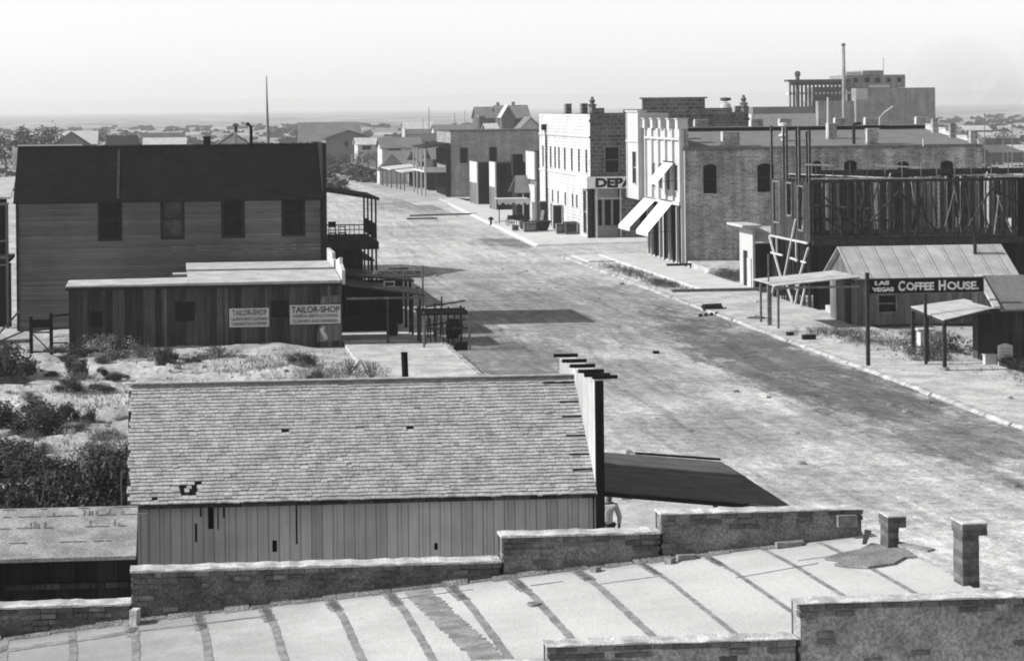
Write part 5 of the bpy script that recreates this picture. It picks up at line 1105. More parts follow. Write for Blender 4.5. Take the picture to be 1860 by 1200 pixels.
# ================================================================ FAR LONG WALL BUILDING with verandah
LW = thing('long_grey_building', 'long plain grey two-storey wall with two small windows at the end of the street', 'building', (34, 268, 0))
lw = [(35.4, 36.25, 4.2, 5.95), (39.0, 39.85, 4.25, 6.0)]
mb = MB(); mb.wall('y', 268, 34.2, 56, -.3, 8.0, lw, .3); mb.wall('x', 34.2, 268, 282, 0, 8.0); mb.wall('y', 282, 34.2, 56, 0, 8.0); part('wall', mb, 'greybrick', LW)
for o in lw: window(LW, 'y', 268, o, 'dark', .25, 1, fw=.05)
mb = MB(); mb.box(34.1, 56, 267.9, 282.1, 8.003, 8.15); part('coping', mb, 'roof_dark', LW)
mb = MB(); mb.hexa([(30.9, 267.8, 6.0), (34.1, 267.8, 6.4), (34.1, 281, 6.4), (30.9, 281, 6.0)], [(30.9, 267.8, 6.15), (34.1, 267.8, 6.6), (34.1, 281, 6.6), (30.9, 281, 6.15)]); part('verandah_roof', mb, 'dark', LW)
mb = MB(); mb.box(30.9, 34.1, 267.9, 281, 3.05, 3.25); mb.box(30.9, 34.1, 267.95, 268.05, 3.26, 3.7); part('verandah_floor', mb, 'offwhite', LW)
for y in (268.1, 272.5, 277, 280.8): mb = MB(); mb.box(30.95, 31.15, y-.1, y+.1, 0, 6.1); part('verandah_post', mb, 'offwhite', LW)
mb = MB(); mb.box(33.6, 34.15, 267.85, 268.2, 0, 6.3); part('end_post', mb, 'dark', LW)
mb = MB(); mb.box(33.95, 34.17, 268.3, 281, .1, 2.95); mb.box(33.95, 34.17, 268.3, 281, 3.9, 5.9); part('dark_front', mb, 'black', LW)
def farshop(x0, x1, y0, y1, z, label, canx, mat='offwhite'):
    t = thing('verandah_shop', label, 'shop', (x0, y0, 0)); b = MB(); b.box(x0, x1, y0, y1, 0, z); part('wall', b, mat, t)
    b = MB(); clip_roof(b, x0-.3, x1+.3, y0-.4, z+.02, (y0+y1)/2, z+1.6, .1); clip_roof(b, x0-.3, x1+.3, y1+.4, z+.02, (y0+y1)/2, z+1.6, .1); part('roof', b, 'roof_mid', t)
    b = MB(); b.hexa([(canx, y0, 2.5), (x0-.01, y0, 2.85), (x0-.01, y1, 2.85), (canx, y1, 2.5)], [(canx, y0, 2.62), (x0-.01, y0, 3.0), (x0-.01, y1, 3.0), (canx, y1, 2.62)]); part('canopy', b, 'offwhite', t)
    for y in (y0+.2, (y0+y1)/2, y1-.2): b = MB(); b.box(canx+.1, canx+.25, y-.08, y+.08, 0, 2.5); part('post', b, 'wood', t)
    b = MB(); b.box(x0-.06, x0-.003, y0+.5, y1-.5, .1, 2.4); part('shopfront', b, 'dark', t)
farshop(34.2, 42, 286, 296, 4.2, 'nearer low shop with pale canopy left of the long grey building', 30.2, 'boards_dark')
farshop(33.8, 41, 299, 312, 3.6, 'farther low shop with pale canopy where the street ends', 29.8, 'boards_mid')
t = thing('pyramid_tent', 'dark pyramid-roofed tent house between two pale posts at the end of the street', 'tent', (33, 318, 0)); b = MB(); x, _, z = at(712, 300, 318); b.box(x-2, x+2, 316, 320, 0, 2.0); part('wall', b, 'offwhite', t); b = MB(); b.hexa([(x-2.2, 315.8, 2.0), (x+2.2, 315.8, 2.0), (x+2.2, 320.2, 2.0), (x-2.2, 320.2, 2.0)], [(x-.1, 317.9, 4.3), (x+.1, 317.9, 4.3), (x+.1, 318.1, 4.3), (x-.1, 318.1, 4.3)]); part('roof', b, 'roof_dark', t)

# ================================================================ far houses
def house(px0, px1, pye, pyr, Y, label, wall='siding_far', roof='roof_mid', gable=None, wins=(), depth=8, cat='house', chim=()):
    """long side (or gable end) towards the street camera, sizes measured at depth Y"""
    x0, _, ze = at(px0, pye, Y); x1 = at(px1, pye, Y)[0]; zr = at((px0+px1)/2, pyr, Y+(depth/2 if not gable else 0))[2]; ze = max(ze, .8)
    zr = max(zr, ze+.3)
    t = thing('house', label, cat, ((x0+x1)/2, Y, 0)); b = MB(); r = MB(); o = .35
    if gable:
        b.prism([(x0, -.3), (x1, -.3), (x1, ze), ((x0+x1)/2, zr-.12), (x0, ze)], 'y', Y, Y+depth)
        xm = (x0+x1)/2
        for s in (-1, 1):
            xe = xm + s*((x1-x0)/2+o); dz = (zr-ze)/((x1-x0)/2)*o
            r.hexa([(xe, Y-.5, ze-dz), (xm, Y-.5, zr), (xm, Y+depth+.4, zr), (xe, Y+depth+.4, ze-dz)], [(xe, Y-.5, ze-dz+.2), (xm, Y-.5, zr+.2), (xm, Y+depth+.4, zr+.2), (xe, Y+depth+.4, ze-dz+.2)])
    else:
        b.box(x0, x1, Y, Y+depth, -.3, ze); b.prism([(Y, ze), (Y+depth, ze), (Y+depth/2, zr-.15)], 'x', x0+.02, x1-.02)
        clip_roof(r, x0-o, x1+o, Y-.4, ze-.1, Y+depth/2, zr, .15); clip_roof(r, x0-o, x1+o, Y+depth+.4, ze-.1, Y+depth/2, zr, .15)
    part('wall', b, wall, t); part('roof', r, roof, t)
    for a, c, e, f in wins:
        xa, _, za = at(a, c, Y); xb, _, zb_ = at(e, f, Y); w_ = MB(); w_.box(xa, xb, Y-.06, Y-.003, zb_, za); part('window', w_, 'dark', t)
    for a, tp in chim:
        xc, _, zt_ = at(a, tp, Y+depth/2); c_ = MB(); c_.box(xc-.35, xc+.35, Y+depth/2-.35, Y+depth/2+.35, zr-.5, zt_); part('chimney', c_, 'greybrick', t)
    return t
t = house(72, 175, 262, 238, 480, 'house with a brilliant white roof and small cross gable, far left', roof='white')
h2 = house(98, 160, 262, 241, 476, 'small dark-edged gable standing before the white-roofed house', gable=True, roof='dark', wall='roof_mid', depth=4)
house(195, 248, 262, 246, 430, 'house with a low dark hipped roof behind the two-storey ridge', roof='dark', wall='offwhite', chim=((229, 239), ))
house(262, 336, 262, 250, 440, 'low house with pale roof, lower of two stacked pale roofs', roof='roof_light', wall='offwhite')
house(258, 334, 250, 241, 500, 'flat pale building with dark upper strip behind the low pale roof', roof='roof_dark', wall='white')
house(398, 452, 262, 243, 300, 'house whose steep dark gable edge slants up behind the ridge', gable=True, roof='roof_dark', wall='siding_far')
house(545, 656, 262, 222, 600, 'long dark barn-like building behind the gabled house', roof='roof_mid', wall='roof_dark', depth=14)
house(592, 674, 252, 238, 440, 'far gabled house with two dark windows facing the street end', gable=True, wall='roof_mid', roof='roof_dark', wins=((626, 257, 632, 266), (646, 257, 651, 266)), depth=12)
house(650, 692, 262, 250, 410, 'small white house with dark porch right of the gabled house', wall='white', roof='roof_light', wins=((658, 264, 674, 272), ))
house(694, 765, 268, 249, 360, 'dark-roofed house beside the end of the street', roof='roof_mid', wall='offwhite', wins=((705, 270, 728, 273), ))
house(735, 787, 234, 221, 660, 'low long pale-roofed house on the plain left of the grey-roofed one', roof='roof_light', wall='siding_far')
house(790, 862, 240, 226, 620, 'long grey-roofed house on the plain with white walls', roof='roof_mid', wall='white', depth=9)
house(745, 800, 256, 242, 450, 'small dark cottage with pale trim before the long grey-roofed house', roof='roof_dark', wall='siding_far', wins=((752, 256, 760, 262), (772, 256, 780, 262)))
house(868, 900, 214, 194, 520, 'left wing of the big twin-gabled house, with grey roof', roof='roof_mid', wall='roof_dark', chim=((904, 186), ), depth=9)
house(905, 962, 214, 191, 515, 'big two-storey house with dark verandah and long grey roof', roof='roof_mid', wall='roof_dark', wins=((912, 217, 925, 232), (930, 217, 944, 232)), chim=((932, 185), ), depth=10)
house(912, 934, 210, 192, 508, 'pointed cross gable in front of the big two-storey house', gable=True, roof='roof_light', wall='roof_dark', depth=5)
house(944, 985, 236, 214, 470, 'house roof sloping behind the left end of the stone store', roof='roof_mid', wall='offwhite', gable=True)
house(886, 906, 238, 224, 440, 'small pale shed with a dark front below the big twin-gabled house', roof='roof_light', wall='roof_dark')
t = thing('brick_stack', 'dark thick chimney standing left of the big twin-gabled house', 'chimney', (0, 470, 0)); xa = at(870, 238, 470)[0]; xb = at(880, 238, 470)[0]; zt_ = at(875, 212, 470)[2]; b = MB(); b.box(xa, xb, 469.4, 470.6, 0, zt_); part('shaft', b, 'roof_dark', t); b = MB(); b.box(xa-.2, xb+.2, 469.2, 470.8, zt_, zt_+.3); part('cap', b, 'greybrick', t)
def polef(px, pyt, Y, label, cross=True):
    x, _, zt_ = at(px, pyt, Y); t = thing('utility_pole', label, 'pole', (x, Y, 0)); b = MB(); b.tube([(x, Y, 0), (x, Y, zt_)], .09, 6, 0, .06); part('shaft', b, 'wood', t)
    if cross: b = MB(); b.box(x-1, x+1, Y-.06, Y+.06, zt_-.6, zt_-.45); part('crossarm', b, 'wood', t)
for px, pyt, Y, lb in [(779, 195, 420, 'thin utility pole rising above the verandah shops'), (826, 205, 480, 'thin utility pole in front of the long grey-roofed house'), (768, 215, 520, 'short distant pole between the low pale houses'), (844, 200, 600, 'faint distant pole left of the big house'),
        (1788, 205, 330, 'pole at the right beyond the brick block parapet'), (1838, 215, 300, 'dark pole near the right edge beyond the brick block'), (1822, 222, 360, 'shorter pole between two others near the right edge')]: polef(px, pyt, Y, lb, False)
for i, px in enumerate((630, 648)):
    x, _, zt_ = at(px, 286, 400); mb = MB(); mb.box(x-.12, x+.12, 388.5, 388.7, 0, 2.6); mb.box(x-.3, x+.5, 388.5, 388.7, 2.6, 2.75); single('gate_post', mb, 'offwhite', ['pale post before the yard trees, left one', 'pale post before the yard trees, right one'][i], 'post', (x, 388, 0))
# low buildings at the far right
for px0, px1, pye, pyr, Y, lb in [(1790, 1850, 250, 240, 520, 'long pale low shed beyond the right end of the brick block'), (1800, 1870, 275, 263, 380, 'pale roofed shed at the right edge beyond the brick block'), (1755, 1800, 236, 228, 700, 'tiny distant shed on the plain right of the brick hotel')]:
    house(px0, px1, pye, pyr, Y, lb, roof='roof_light', wall='roof_mid')

# ================================================================ ARCADED HOTEL far right with smokestack
HT = thing('arcaded_building', 'large ruined-looking building with open arcades and a high blank wall on the skyline', 'building', (118, 380, 0))
def hx(p): return at(p, 180, 380)[0]
def hz(p, q=1550): return at(q, p, 380)[2]
zr0, zf, zl = hz(145, 1432), hz(170, 1440), hz(190, 1440)
mb = MB(); mb.box(hx(1430), hx(1545), 379.6, 382, zr0-.35, zr0); part('arcade_roof', mb, 'roof_dark', HT)
mb = MB(); mb.box(hx(1433), hx(1545), 379.7, 382, zf-.2, zf+.2); part('upper_floor', mb, 'offwhite', HT)
k = 0; px = 1433
while px < 1530:
    m_ = MB(); x = hx(px); m_.box(x, x+.35, 379.7, 380, zl-1, zr0-.35); part('pillar', m_, 'roof_dark' if px > 1436 else 'greybrick', HT)
    m_ = MB(); x2 = hx(px+7.2); m_.prism([(x+.36, zr0-.36), (x2-.01, zr0-.36), (x2-.01, zr0-1.0), ((x+x2)/2+.35, zr0-.5), ((x+x2)/2, zr0-.5), (x+.36, zr0-1.0)], 'y', 379.75, 379.95); part('arch', m_, 'roof_mid', HT); px += 7.2
mb = MB(); mb.box(hx(1490), hx(1545), 384, 388, 0, zr0-1.3); part('inner_wall', mb, 'roof_mid', HT)
mb = MB(); x = hx(1452); mb.lathe((x, 381, zl-1), [(.35, 0), (.35, 6.0), (.55, 6.1), (.5, 6.7), (.2, 6.9), (0, 6.9)], 8); part('turret', mb, 'roof_dark', HT)
mb = MB(); mb.box(hx(1432), hx(1478), 380, 382, 0, zl-.6); part('base', mb, 'offwhite', HT)
mb = MB(); mb.box(hx(1480), hx(1600), 378, 388.3, 0, hz(183)); mb.box(hx(1545), hx(1688), 377, 392, 0, hz(160, 1620)); part('blank_wall', mb, 'greybrick', HT)
mb = MB(); mb.box(hx(1540), hx(1648), 381, 391, hz(160), hz(136, 1600)); mb.box(hx(1570), hx(1607), 380.6, 391.2, hz(136, 1600), hz(128, 1590)); up = part('upper_storey', mb, 'greybrick', HT)
for px in (1558, 1578, 1597, 1618, 1637): m_ = MB(); x = hx(px); m_.box(x-.35, x+.35, 380.5 if 1569 < px < 1608 else 380.9, 380.97, hz(150), hz(142)); part('window', m_, 'dark', HT)
mb = MB(); mb.box(hx(1546), hx(1566), 376.9, 376.98, hz(181), hz(161)); mb.box(hx(1569), hx(1606), 376.9, 376.98, hz(160), hz(155)); part('white_panel', mb, 'white', HT)
mb = MB(); mb.box(hx(1540), hx(1568), 380.7, 380.9, hz(136, 1550), hz(131, 1550)); part('pale_parapet', mb, 'white', HT)
SS = thing('smokestack', 'tall slender brick smokestack rising above the arcaded building', 'smokestack', (hx(1533), 374, 0)); x = hx(1533)*374/380; mb = MB(); mb.tube([(x, 374, 0), (x, 374, hz(170, 1533)), (x, 374, hz(85, 1533))], .42, 10, 0, .28); part('shaft', mb, 'greybrick', SS, smooth=True); mb = MB(); mb.tube([(x, 374, hz(85, 1533)), (x, 374, hz(85, 1533)+.4)], .36, 10); part('rim', mb, 'roof_dark', SS)
mb = MB(); x = hx(1602); mb.tube([(x, 379, hz(160)), (x, 379, hz(105, 1602))], .05, 5); single('mast', mb, 'wood', 'very thin faint mast above the arcaded building roof', 'mast', (x, 379, 12))
t = thing('long_low_building', 'long pale low building with dark flat roof left of the arcaded building', 'building', (95, 330, 0)); xa, _, z1_ = at(1365, 208, 330); xb = at(1482, 208, 330)[0]; mb = MB(); mb.box(xa, xb, 330, 340, 0, at(1420, 207, 330)[2]); part('wall', mb, 'offwhite', t); mb = MB(); mb.box(xa+.5, xb, 331, 340, at(1420, 207, 330)[2]+.01, at(1420, 194, 330)[2]); part('roof', mb, 'roof_mid', t)
t = thing('rooftop_tank', 'pale domed rooftop tank between the stone store parapet and its right urn', 'tank', (45.9, 190, 9)); x, _, z_ = at(1318, 196, 190); mb = MB(); mb.lathe((x, 190, 9.5), [(.5, 0), (.5, 1.2), (.45, 1.5), (0, 1.7)], 12); part('drum', mb, 'offwhite', t); mb = MB(); mb.lathe((x, 190, 11.25), [(.15, 0), (.5, .1), (.5, .3), (0, .35)], 10); part('cap', mb, 'roof_dark', t)
# ================================================================ SMALL WHITE FALSE FRONT
WF = thing('small_false_front_store', 'small narrow store with white false front and flat cap beside the timber frame', 'store', (34, 127, 0))
mb = MB(); mb.wall('x', 34.0, 127.0, 130.0, 0, 3.75, [(128.2, 129.2, .15, 2.3)], .12); mb.wall('x', 34.14, 127.0, 130.0, 0, 3.75, [(128.2, 129.2, .15, 2.3)], -.02); mb.wall('y', 127.0, 34.0, 34.14, 0, 3.75); part('false_front', mb, 'white', WF)
mb = MB(); mb.box(34.08, 34.12, 128.2, 129.2, .15, 2.3); part('door', mb, 'dark', WF)
mb = MB(); mb.box(33.93, 33.99, 127.25, 128.1, .1, 1.9); part('shutter', mb, 'offwhite', WF, 'pale closed shutter')
mb = MB(); mb.box(33.3, 34.5, 126.7, 130.3, 3.78, 3.9); mb.box(33.5, 34.35, 126.8, 130.2, 3.68, 3.777); part('cap', mb, 'offwhite', WF)
mb = MB(); mb.box(34.16, 40.5, 127.05, 130, 0, 2.88); mb.prism([(127.05, 2.88), (130, 2.88), (128.9, 3.6)], 'x', 34.16, 40.45); part('wall', mb, 'boards_black', WF)
mb = MB(); clip_roof(mb, 34.16, 40.6, 126.9, 2.86, 128.9, 3.72, .05); clip_roof(mb, 34.16, 40.6, 130.2, 2.86, 128.9, 3.72, .05); part('roof', mb, 'roof_light', WF)

# ================================================================ TIMBER FRAME under construction
TF = thing('timber_frame', 'unfinished two-storey timber frame building of open studs and braces on the right', 'building under construction', (34, 115, 0))
FX0, FX1, FY0, FY1 = 34.0, 50.0, 115.0, 122.6
r = random.Random(31)
mb = MB(); mb.box(FX0, FX1, FY0-.08, FY0+.08, 3.5, 3.8); mb.box(FX0, FX1, FY1-.08, FY1+.08, 3.5, 3.8); mb.box(FX0-.05, FX0+.1, FY0, FY1, 3.5, 3.8); mb.box(FX0, FX1, FY0-.2, FY0-.085, 3.42, 3.72); part('floor_beam', mb, 'darkwood', TF)
mb = MB(); y = FY0+.5
x = FX0+.6
while x < FX1: mb.box(x-.03, x+.03, FY0+.1, FY1-.1, 3.55, 3.76); x += .6
part('joists', mb, 'darkwood', TF)
mb = MB(); y = FY0+.2
while y < FY1-.3: mb.box(FX0+.2, FX1, y, y+.16+r.random()*.1, 3.765, 3.80) if r.random() < .6 else None; y += .3
part('floor_boards', mb, 'darkwood', TF)
mb = MB(); x = FX0+.05
while x < FX1: w_ = r.choice((.03, .04, .06)); j = r.uniform(-.04, .04); mb.beam((x, FY0+r.uniform(-.02, .03), 3.8), (x+j, FY0+r.uniform(-.02, .03), 6.74), w_*2, .09); x += r.choice((.38, .5, .62, .8))
for k in range(26):
    x = r.uniform(FX0+.3, FX1-1); b = MB(); l = r.uniform(-.9, .9); y = FY0+r.uniform(.3, 6); z = 3.85; b.beam((x, y, z), (x+l, y+r.uniform(-.3, .3), z+r.uniform(1.2, 3.0)), .05, r.choice((.08, .14))); part('temporary_strut', b, r.choice(('darkwood', 'darkwood', 'darkwood', 'wood')), TF)
for k in range(7): b = MB(); x = r.uniform(FX0, FX1-4); z = r.choice((4.6, 5.4, 6.9, 7.1)); b.beam((x, FY0+r.uniform(1, 6), z), (x+r.uniform(2, 5), FY0+r.uniform(1, 6), z+r.uniform(-.15, .25)), .06, .1); part('temporary_rail', b, r.choice(('darkwood', 'wood')), TF)
part('near_studs', mb, 'darkwood', TF)
mb = MB(); x = FX0+.3
while x < FX1: mb.box(x-.04, x+.04, FY0+3.5, FY0+3.6, 3.81, 6.6+r.random()*.3) if r.random() < .8 else None; x += .46
part('partition_studs', mb, 'wood', TF)
mb = MB(); x = FX0+.3
while x < FX1: j = r.uniform(-.1, .1); mb.box(x-.02+j, x+.02+j, FY0-.02, FY0+.03, 6.9, 7.7+r.random()*.6); x += .95
part('upper_stubs', mb, 'wood', TF)
mb = MB(); mb.box(FX0, FX1, FY0-.07, FY0+.07, 6.74, 6.9); mb.box(FX0+.5, FX1, FY0+.08, FY0+.16, 7.22, 7.42); mb.beam((FX0, FY0+3, 7.0), (FX1, FY0+3, 7.1), .12); mb.beam((FX0+1, FY1, 6.9), (FX1, FY1, 6.95), .14); part('top_plate', mb, 'darkwood', TF)
mb = MB(); mb.beam((FX0, FY0-.1, 6.98), (FX0+6.5, FY0-.1, 6.93), .05, .06); mb.beam((FX0+.1, FY0+5, 7.1), (FX0+4, FY0, 6.99), .05); mb.beam((FX0+4.2, FY0-.12, 6.97), (FX0+4.7, FY0+1, 7.3), .06); mb.beam((FX0+9.5, FY0-.12, 6.95), (FX0+10.1, FY0+1, 7.4), .06); mb.beam((FX0+10, FY0-.1, 6.96), (FX1, FY0-.1, 6.99), .05, .06)
mb.beam((FX0+3.5, FY0-.15, 7.65), (FX0+6.0, FY0-.15, 7.5), .04, .1); mb.beam((FX0-.3, FY0-.1, 7.75), (FX0+1.2, FY0-.1, 7.66), .04, .1); part('loose_planks', mb, 'lightwood', TF)
mb = MB(); x = FX0+.4
while x < FX1:        # rough sheathing of the far wall, with gaps
    w_ = r.uniform(.14, .3)
    if r.random() > .16: mb.box(x, x+w_-.015, FY1, FY1+.03, 3.6 if r.random() > .1 else 4.4, 6.8-r.random()*.15, 0 if r.random() < .7 else (1 if r.random() < .8 else 2))
    x += w_ + (.12 if r.random() < .15 else 0)
part('far_sheathing', mb, ['darkwood', 'boards_mid', 'wood'], TF)
for k, (xa, za, xb, zb_) in enumerate([(34.2, 6.5, 36.9, 4.0), (36.6, 4.0, 39.0, 6.4), (38.6, 6.5, 41.0, 4.0), (42.5, 4.1, 44.0, 6.4), (44.0, 6.3, 48.0, 4.2), (34.1, 5.2, 36.5, 3.85), (39.6, 4.2, 40.1, 5.9)]):
    b = MB(); b.beam((xa, FY0+.14+k*.02, za), (xb, FY0+.14+k*.02, zb_), .24, .05); part('brace', b, 'darkwood', TF)
mb = MB(); x = FX0+.2
while x < FX1: mb.box(x, x+.24, FY1+.031, FY1+.06, .1, 3.5); x += .25
part('lower_far_wall', mb, 'boards_dark', TF)
mb = MB(); mb.box(FX0+.02, 35.6, FY0-.08, FY0-.02, 0, 3.4); mb.box(36.4, FX1, FY0+.2, FY0+.25, 0, 3.5); part('lower_near_wall', mb, 'boards_black', TF)
mb = MB(); mb.box(45.2, FX1, FY0-.22, FY0-.2, 3.75, 6.9); part('tarred_sheathing', mb, 'boards_black', TF)
mb = MB(); x = 38.2
for k in range(4): mb.box(40.9+k*.85, 41.0+k*.85, FY0+3.5, FY0+3.6, 3.8, 6.9)
mb.box(42.9, 43.25, FY1-.5, FY1-.45, 3.8, 6.7); mb.box(43.7, 44.0, FY1-.5, FY1-.45, 4.5, 6.7); mb.box(37.0, 37.15, FY1-.3, FY1-.25, 3.8, 6.8); part('inner_post', mb, 'lightwood', TF)
# street front: tall corner posts, dark boarding with openings, white bracing below
for y, w_, z in ((115.05, .16, 9.55), (115.55, .08, 9.5), (117.0, .26, 9.75), (117.5, .1, 9.6), (119.4, .1, 9.7), (120.0, .1, 9.7), (122.5, .16, 9.75)):
    b = MB(); b.box(FX0-.1, FX0-.01, y-w_/2, y+w_/2, 3.5, z); b.box(FX0-.12, FX0-.103, y-w_*.2, y+w_*.2, 3.6, z-.1, 1); part('tall_post', b, ['darkwood', 'wood'], TF)
op = [(115.9, 116.9, 4.2, 6.5), (118.2, 119.1, 4.9, 6.6), (120.5, 121.8, 4.4, 6.6)]
mb = MB(); mb.wall('x', FX0-.13, FY0+.05, FY1-.05, 3.4, 6.75, op, .05); part('front_boarding', mb, 'boards_dark', TF)
for a, b_, c, d in op:
    mb = MB(); mb.box(FX0-.2, FX0-.14, a-.09, a, c-.05, d+.05); mb.box(FX0-.2, FX0-.14, b_, b_+.09, c-.05, d+.05); mb.box(FX0-.2, FX0-.14, a, b_, c-.1, c); mb.box(FX0-.2, FX0-.14, a, b_, d, d+.08)
    part('opening_trim', mb, 'wood', TF)
mb = MB(); y = FY0+.1
while y < FY1-.2: mb.box(FX0-.06, FX0-.02, y, y+.16, .1, 3.4) if r.random() < .7 else None; y += .22
part('lower_front_boards', mb, 'boards_black', TF)
mb = MB(); xx = FX0-.2
for (ya, za), (yb, zb_) in [((122.5, 3.5), (119.6, .9)), ((117.2, 4.7), (119.9, 1.0)), ((115.0, 3.3), (117.4, .9)), ((122.5, 3.55), (115.0, 3.55)), ((122.2, 2.6), (119.7, 2.6)), ((118.3, 2.55), (117.0, 2.5)), ((116.3, 2.5), (115.3, 2.5)), ((119.6, 1.4), (118.0, .1)), ((121.6, 1.0), (122.2, .1)), ((116.6, 1.3), (117.4, .1)), ((115.6, 1.2), (116.2, .1)), ((117.2, 3.5), (117.2, 2.4)), ((121.0, 3.5), (121.0, 2.6))]: mb.beam((xx-r.random()*.08, ya, za), (xx-r.random()*.08, yb, zb_), .09, .1)
part('white_bracing', mb, 'offwhite', TF)
mb = MB(); mb.box(FX0+.4, FX1-.5, FY0-1.2, FY0-1.12, .1, 2.1); mb.box(35.3, 36.2, 112.5, 113, .1, .4); part('trench_boards', MB().box(34.4, 35.4, 112.6, 114.0, 0, .35), 'lightwood', TF)
mb = MB()
for z in (.35, .75, 1.15, 1.55): mb.box(35.6, 36.35, 114.6, 114.68, z, z+.12)
part('slat_stack', mb, 'lightwood', TF)

# ================================================================ COFFEE HOUSE
CH_ = thing('coffee_house', 'low board coffee house with pale sheet-metal roof behind the signboard', 'building', (33.3, 105.5, 0))
cx0, cx1, cy0, cyr, cy1 = 33.35, 41.3, 105.5, 107.6, 109.7
wo = [(34.5, 35.35, .75, 1.55)]
mb = MB(); mb.wall('y', cy0, cx0, cx1, 0, 2.5, wo, .12); mb.wall('y', cy1, cx0, cx1, 0, 2.5); mb.face([(cx0, cy0, 0), (cx0, cy1, 0), (cx0, cy1, 2.5), (cx0, cyr, 3.72), (cx0, cy0, 2.5)]); mb.face([(cx1, cy0, 0), (cx1, cy1, 0), (cx1, cy1, 2.5), (cx1, cyr, 3.72), (cx1, cy0, 2.5)])
part('wall', mb, 'boards_mid', CH_); window(CH_, 'y', cy0, wo[0], 'wood', .1, 1, fw=.08)
mb = MB(); clip_roof(mb, cx0-.25, cx1+.2, cy0-.35, 2.42, cyr, 3.84, .05); clip_roof(mb, cx0-.25, cx1+.2, cy1+.35, 2.42, cyr, 3.84, .05); rf = part('roof', mb, 'metal', CH_)
mb = MB(); x = cx0-.25
for k in range(10):
    x = cx0-.15+k*.87; mb.hexa([(x-.014, cy0-.35, 2.425), (x+.014, cy0-.35, 2.425), (x+.014, cyr, 3.845), (x-.014, cyr, 3.845)], [(x-.008, cy0-.35, 2.44), (x+.008, cy0-.35, 2.44), (x+.008, cyr, 3.86), (x-.008, cyr, 3.86)])
part('seam_batten', mb, 'roof_grey', rf)
mb = MB(); mb.box(cx0-.24, cx0-.18, cy0-.3, cyr, 2.2, 2.36); mb.box(cx0, cx1, cy0-.05, cy0-.01, 0, .12); part('trim', mb, 'darkwood', CH_)
mb = MB(); mb.box(cx0-.04, cx0-.003, 106.2, 107.1, .1, 2.1); part('door', mb, 'dark', CH_)
mb = MB(); mb.tube([(39.9, 106.9, 3.3), (39.9, 106.9, 4.4)], .09, 8); part('stovepipe', mb, 'dark', CH_)
PC = thing('porch_canopy', 'thin plank canopy roof on three slim posts in front of the coffee house', 'canopy', (30, 105, 0))
mb = MB()
for k in range(4): y = 104.7+k*1.02; j = r.uniform(-.015, .015); mb.hexa([(29.1, y, 2.16+j), (33.3, y, 2.52+j), (33.3, y+1.0, 2.52+j), (29.1, y+1.0, 2.16+j)], [(29.1, y, 2.21+j), (33.3, y, 2.57+j), (33.3, y+1.0, 2.57+j), (29.1, y+1.0, 2.21+j)])
part('canopy_roof', mb, 'roof_light', PC)
mb = MB(); mb.box(29.15, 33.3, 104.72, 104.78, 2.02, 2.13); part('beam', mb, 'wood', PC)
for x, y, h_ in ((29.35, 108.2, 2.15), (29.3, 104.85, 2.15)): mb = MB(); mb.box(x-.05, x+.05, y-.05, y+.05, 0, h_); part('post', mb, 'wood', PC)
mb = MB(); mb.box(29.22, 29.42, 106.45, 106.6, 0, 2.2); mb.box(29.26, 29.33, 106.5, 106.55, 2.21, 3.6); part('tall_post', mb, 'wood', PC)
SG = thing('coffee_house_sign', 'long black LAS VEGAS COFFEE HOUSE signboard with white letters between poles', 'sign', (28.75, 89.4, 0))
mb = MB(); mb.box(28.86, 33.68, 89.36, 89.42, 3.08, 3.68); part('board', mb, 'black', SG)
mb = MB(); mb.box(28.84, 33.7, 89.33, 89.44, 3.683, 3.71); mb.box(28.84, 33.7, 89.33, 89.44, 3.05, 3.077); mb.box(33.683, 33.71, 89.33, 89.44, 3.08, 3.68); part('frame', mb, 'wood', SG)
mb = MB(); mb.box(28.68, 28.82, 89.3, 89.44, 0, 3.95); part('pole', mb, 'darkwood', SG)
mb = MB(); mb.box(31.2, 31.31, 89.45, 89.55, 0, 3.3); part('back_post', mb, 'darkwood', SG)
MT['letterwhite'] = noisy('white_sign_paint', .62, .12, 5)
def lt(s, sz, x, z, w_, b=.012): text('lettering', s, sz, (x, 89.35, z), 'letterwhite', SG, wid=w_, bold=b)
lt('LAS', .22, 29.06, 3.44, .62); lt('VEGAS', .22, 28.95, 3.17, .92)
lt('C', .55, 30.06, 3.19, .28, .02); lt('OFFEE', .44, 30.40, 3.20, 1.18, .016); lt('H', .55, 31.78, 3.19, .30, .02); lt('OUSE.', .44, 32.14, 3.20, 1.35, .016)

# ================================================================ SHACK at right edge
SK = thing('board_shack', 'dark board shack with steep grey roof cut by the right edge', 'shack', (34, 90, 0))
mb = MB(); mb.wall('y', 89.3, 34.0, 41, 0, 2.5); mb.wall('x', 34.0, 89.3, 91.5, 0, 2.5, [(90.1, 90.9, 0, 2.0)], .1); mb.wall('y', 91.5, 34, 41, 0, 2.5)
mb.face([(34.0, 89.3, 2.5), (34.0, 91.5, 2.5), (34.0, 91.5, 3.0), (34.0, 91.0, 3.45)]); part('wall', mb, 'boards_dark', SK)
mb = MB(); clip_roof(mb, 34.25, 41.2, 88.95, 2.36, 91.0, 3.62, .08); clip_roof(mb, 34.25, 41.2, 91.9, 2.9, 91.0, 3.62, .08); part('roof', mb, 'roof_mid', SK)
mb = MB(); mb.hexa([(33.95, 88.95, 2.4), (34.24, 88.95, 2.4), (34.24, 91.0, 3.58), (33.95, 91.0, 3.58)], [(33.95, 88.95, 2.5), (34.24, 88.95, 2.5), (34.24, 91.0, 3.7), (33.95, 91.0, 3.7)]); part('barge_strip', mb, 'roof_light', SK)
mb = MB(); mb.box(34.05, 34.1, 90.1, 90.9, 0, 2.0); part('door', mb, 'dark', SK)
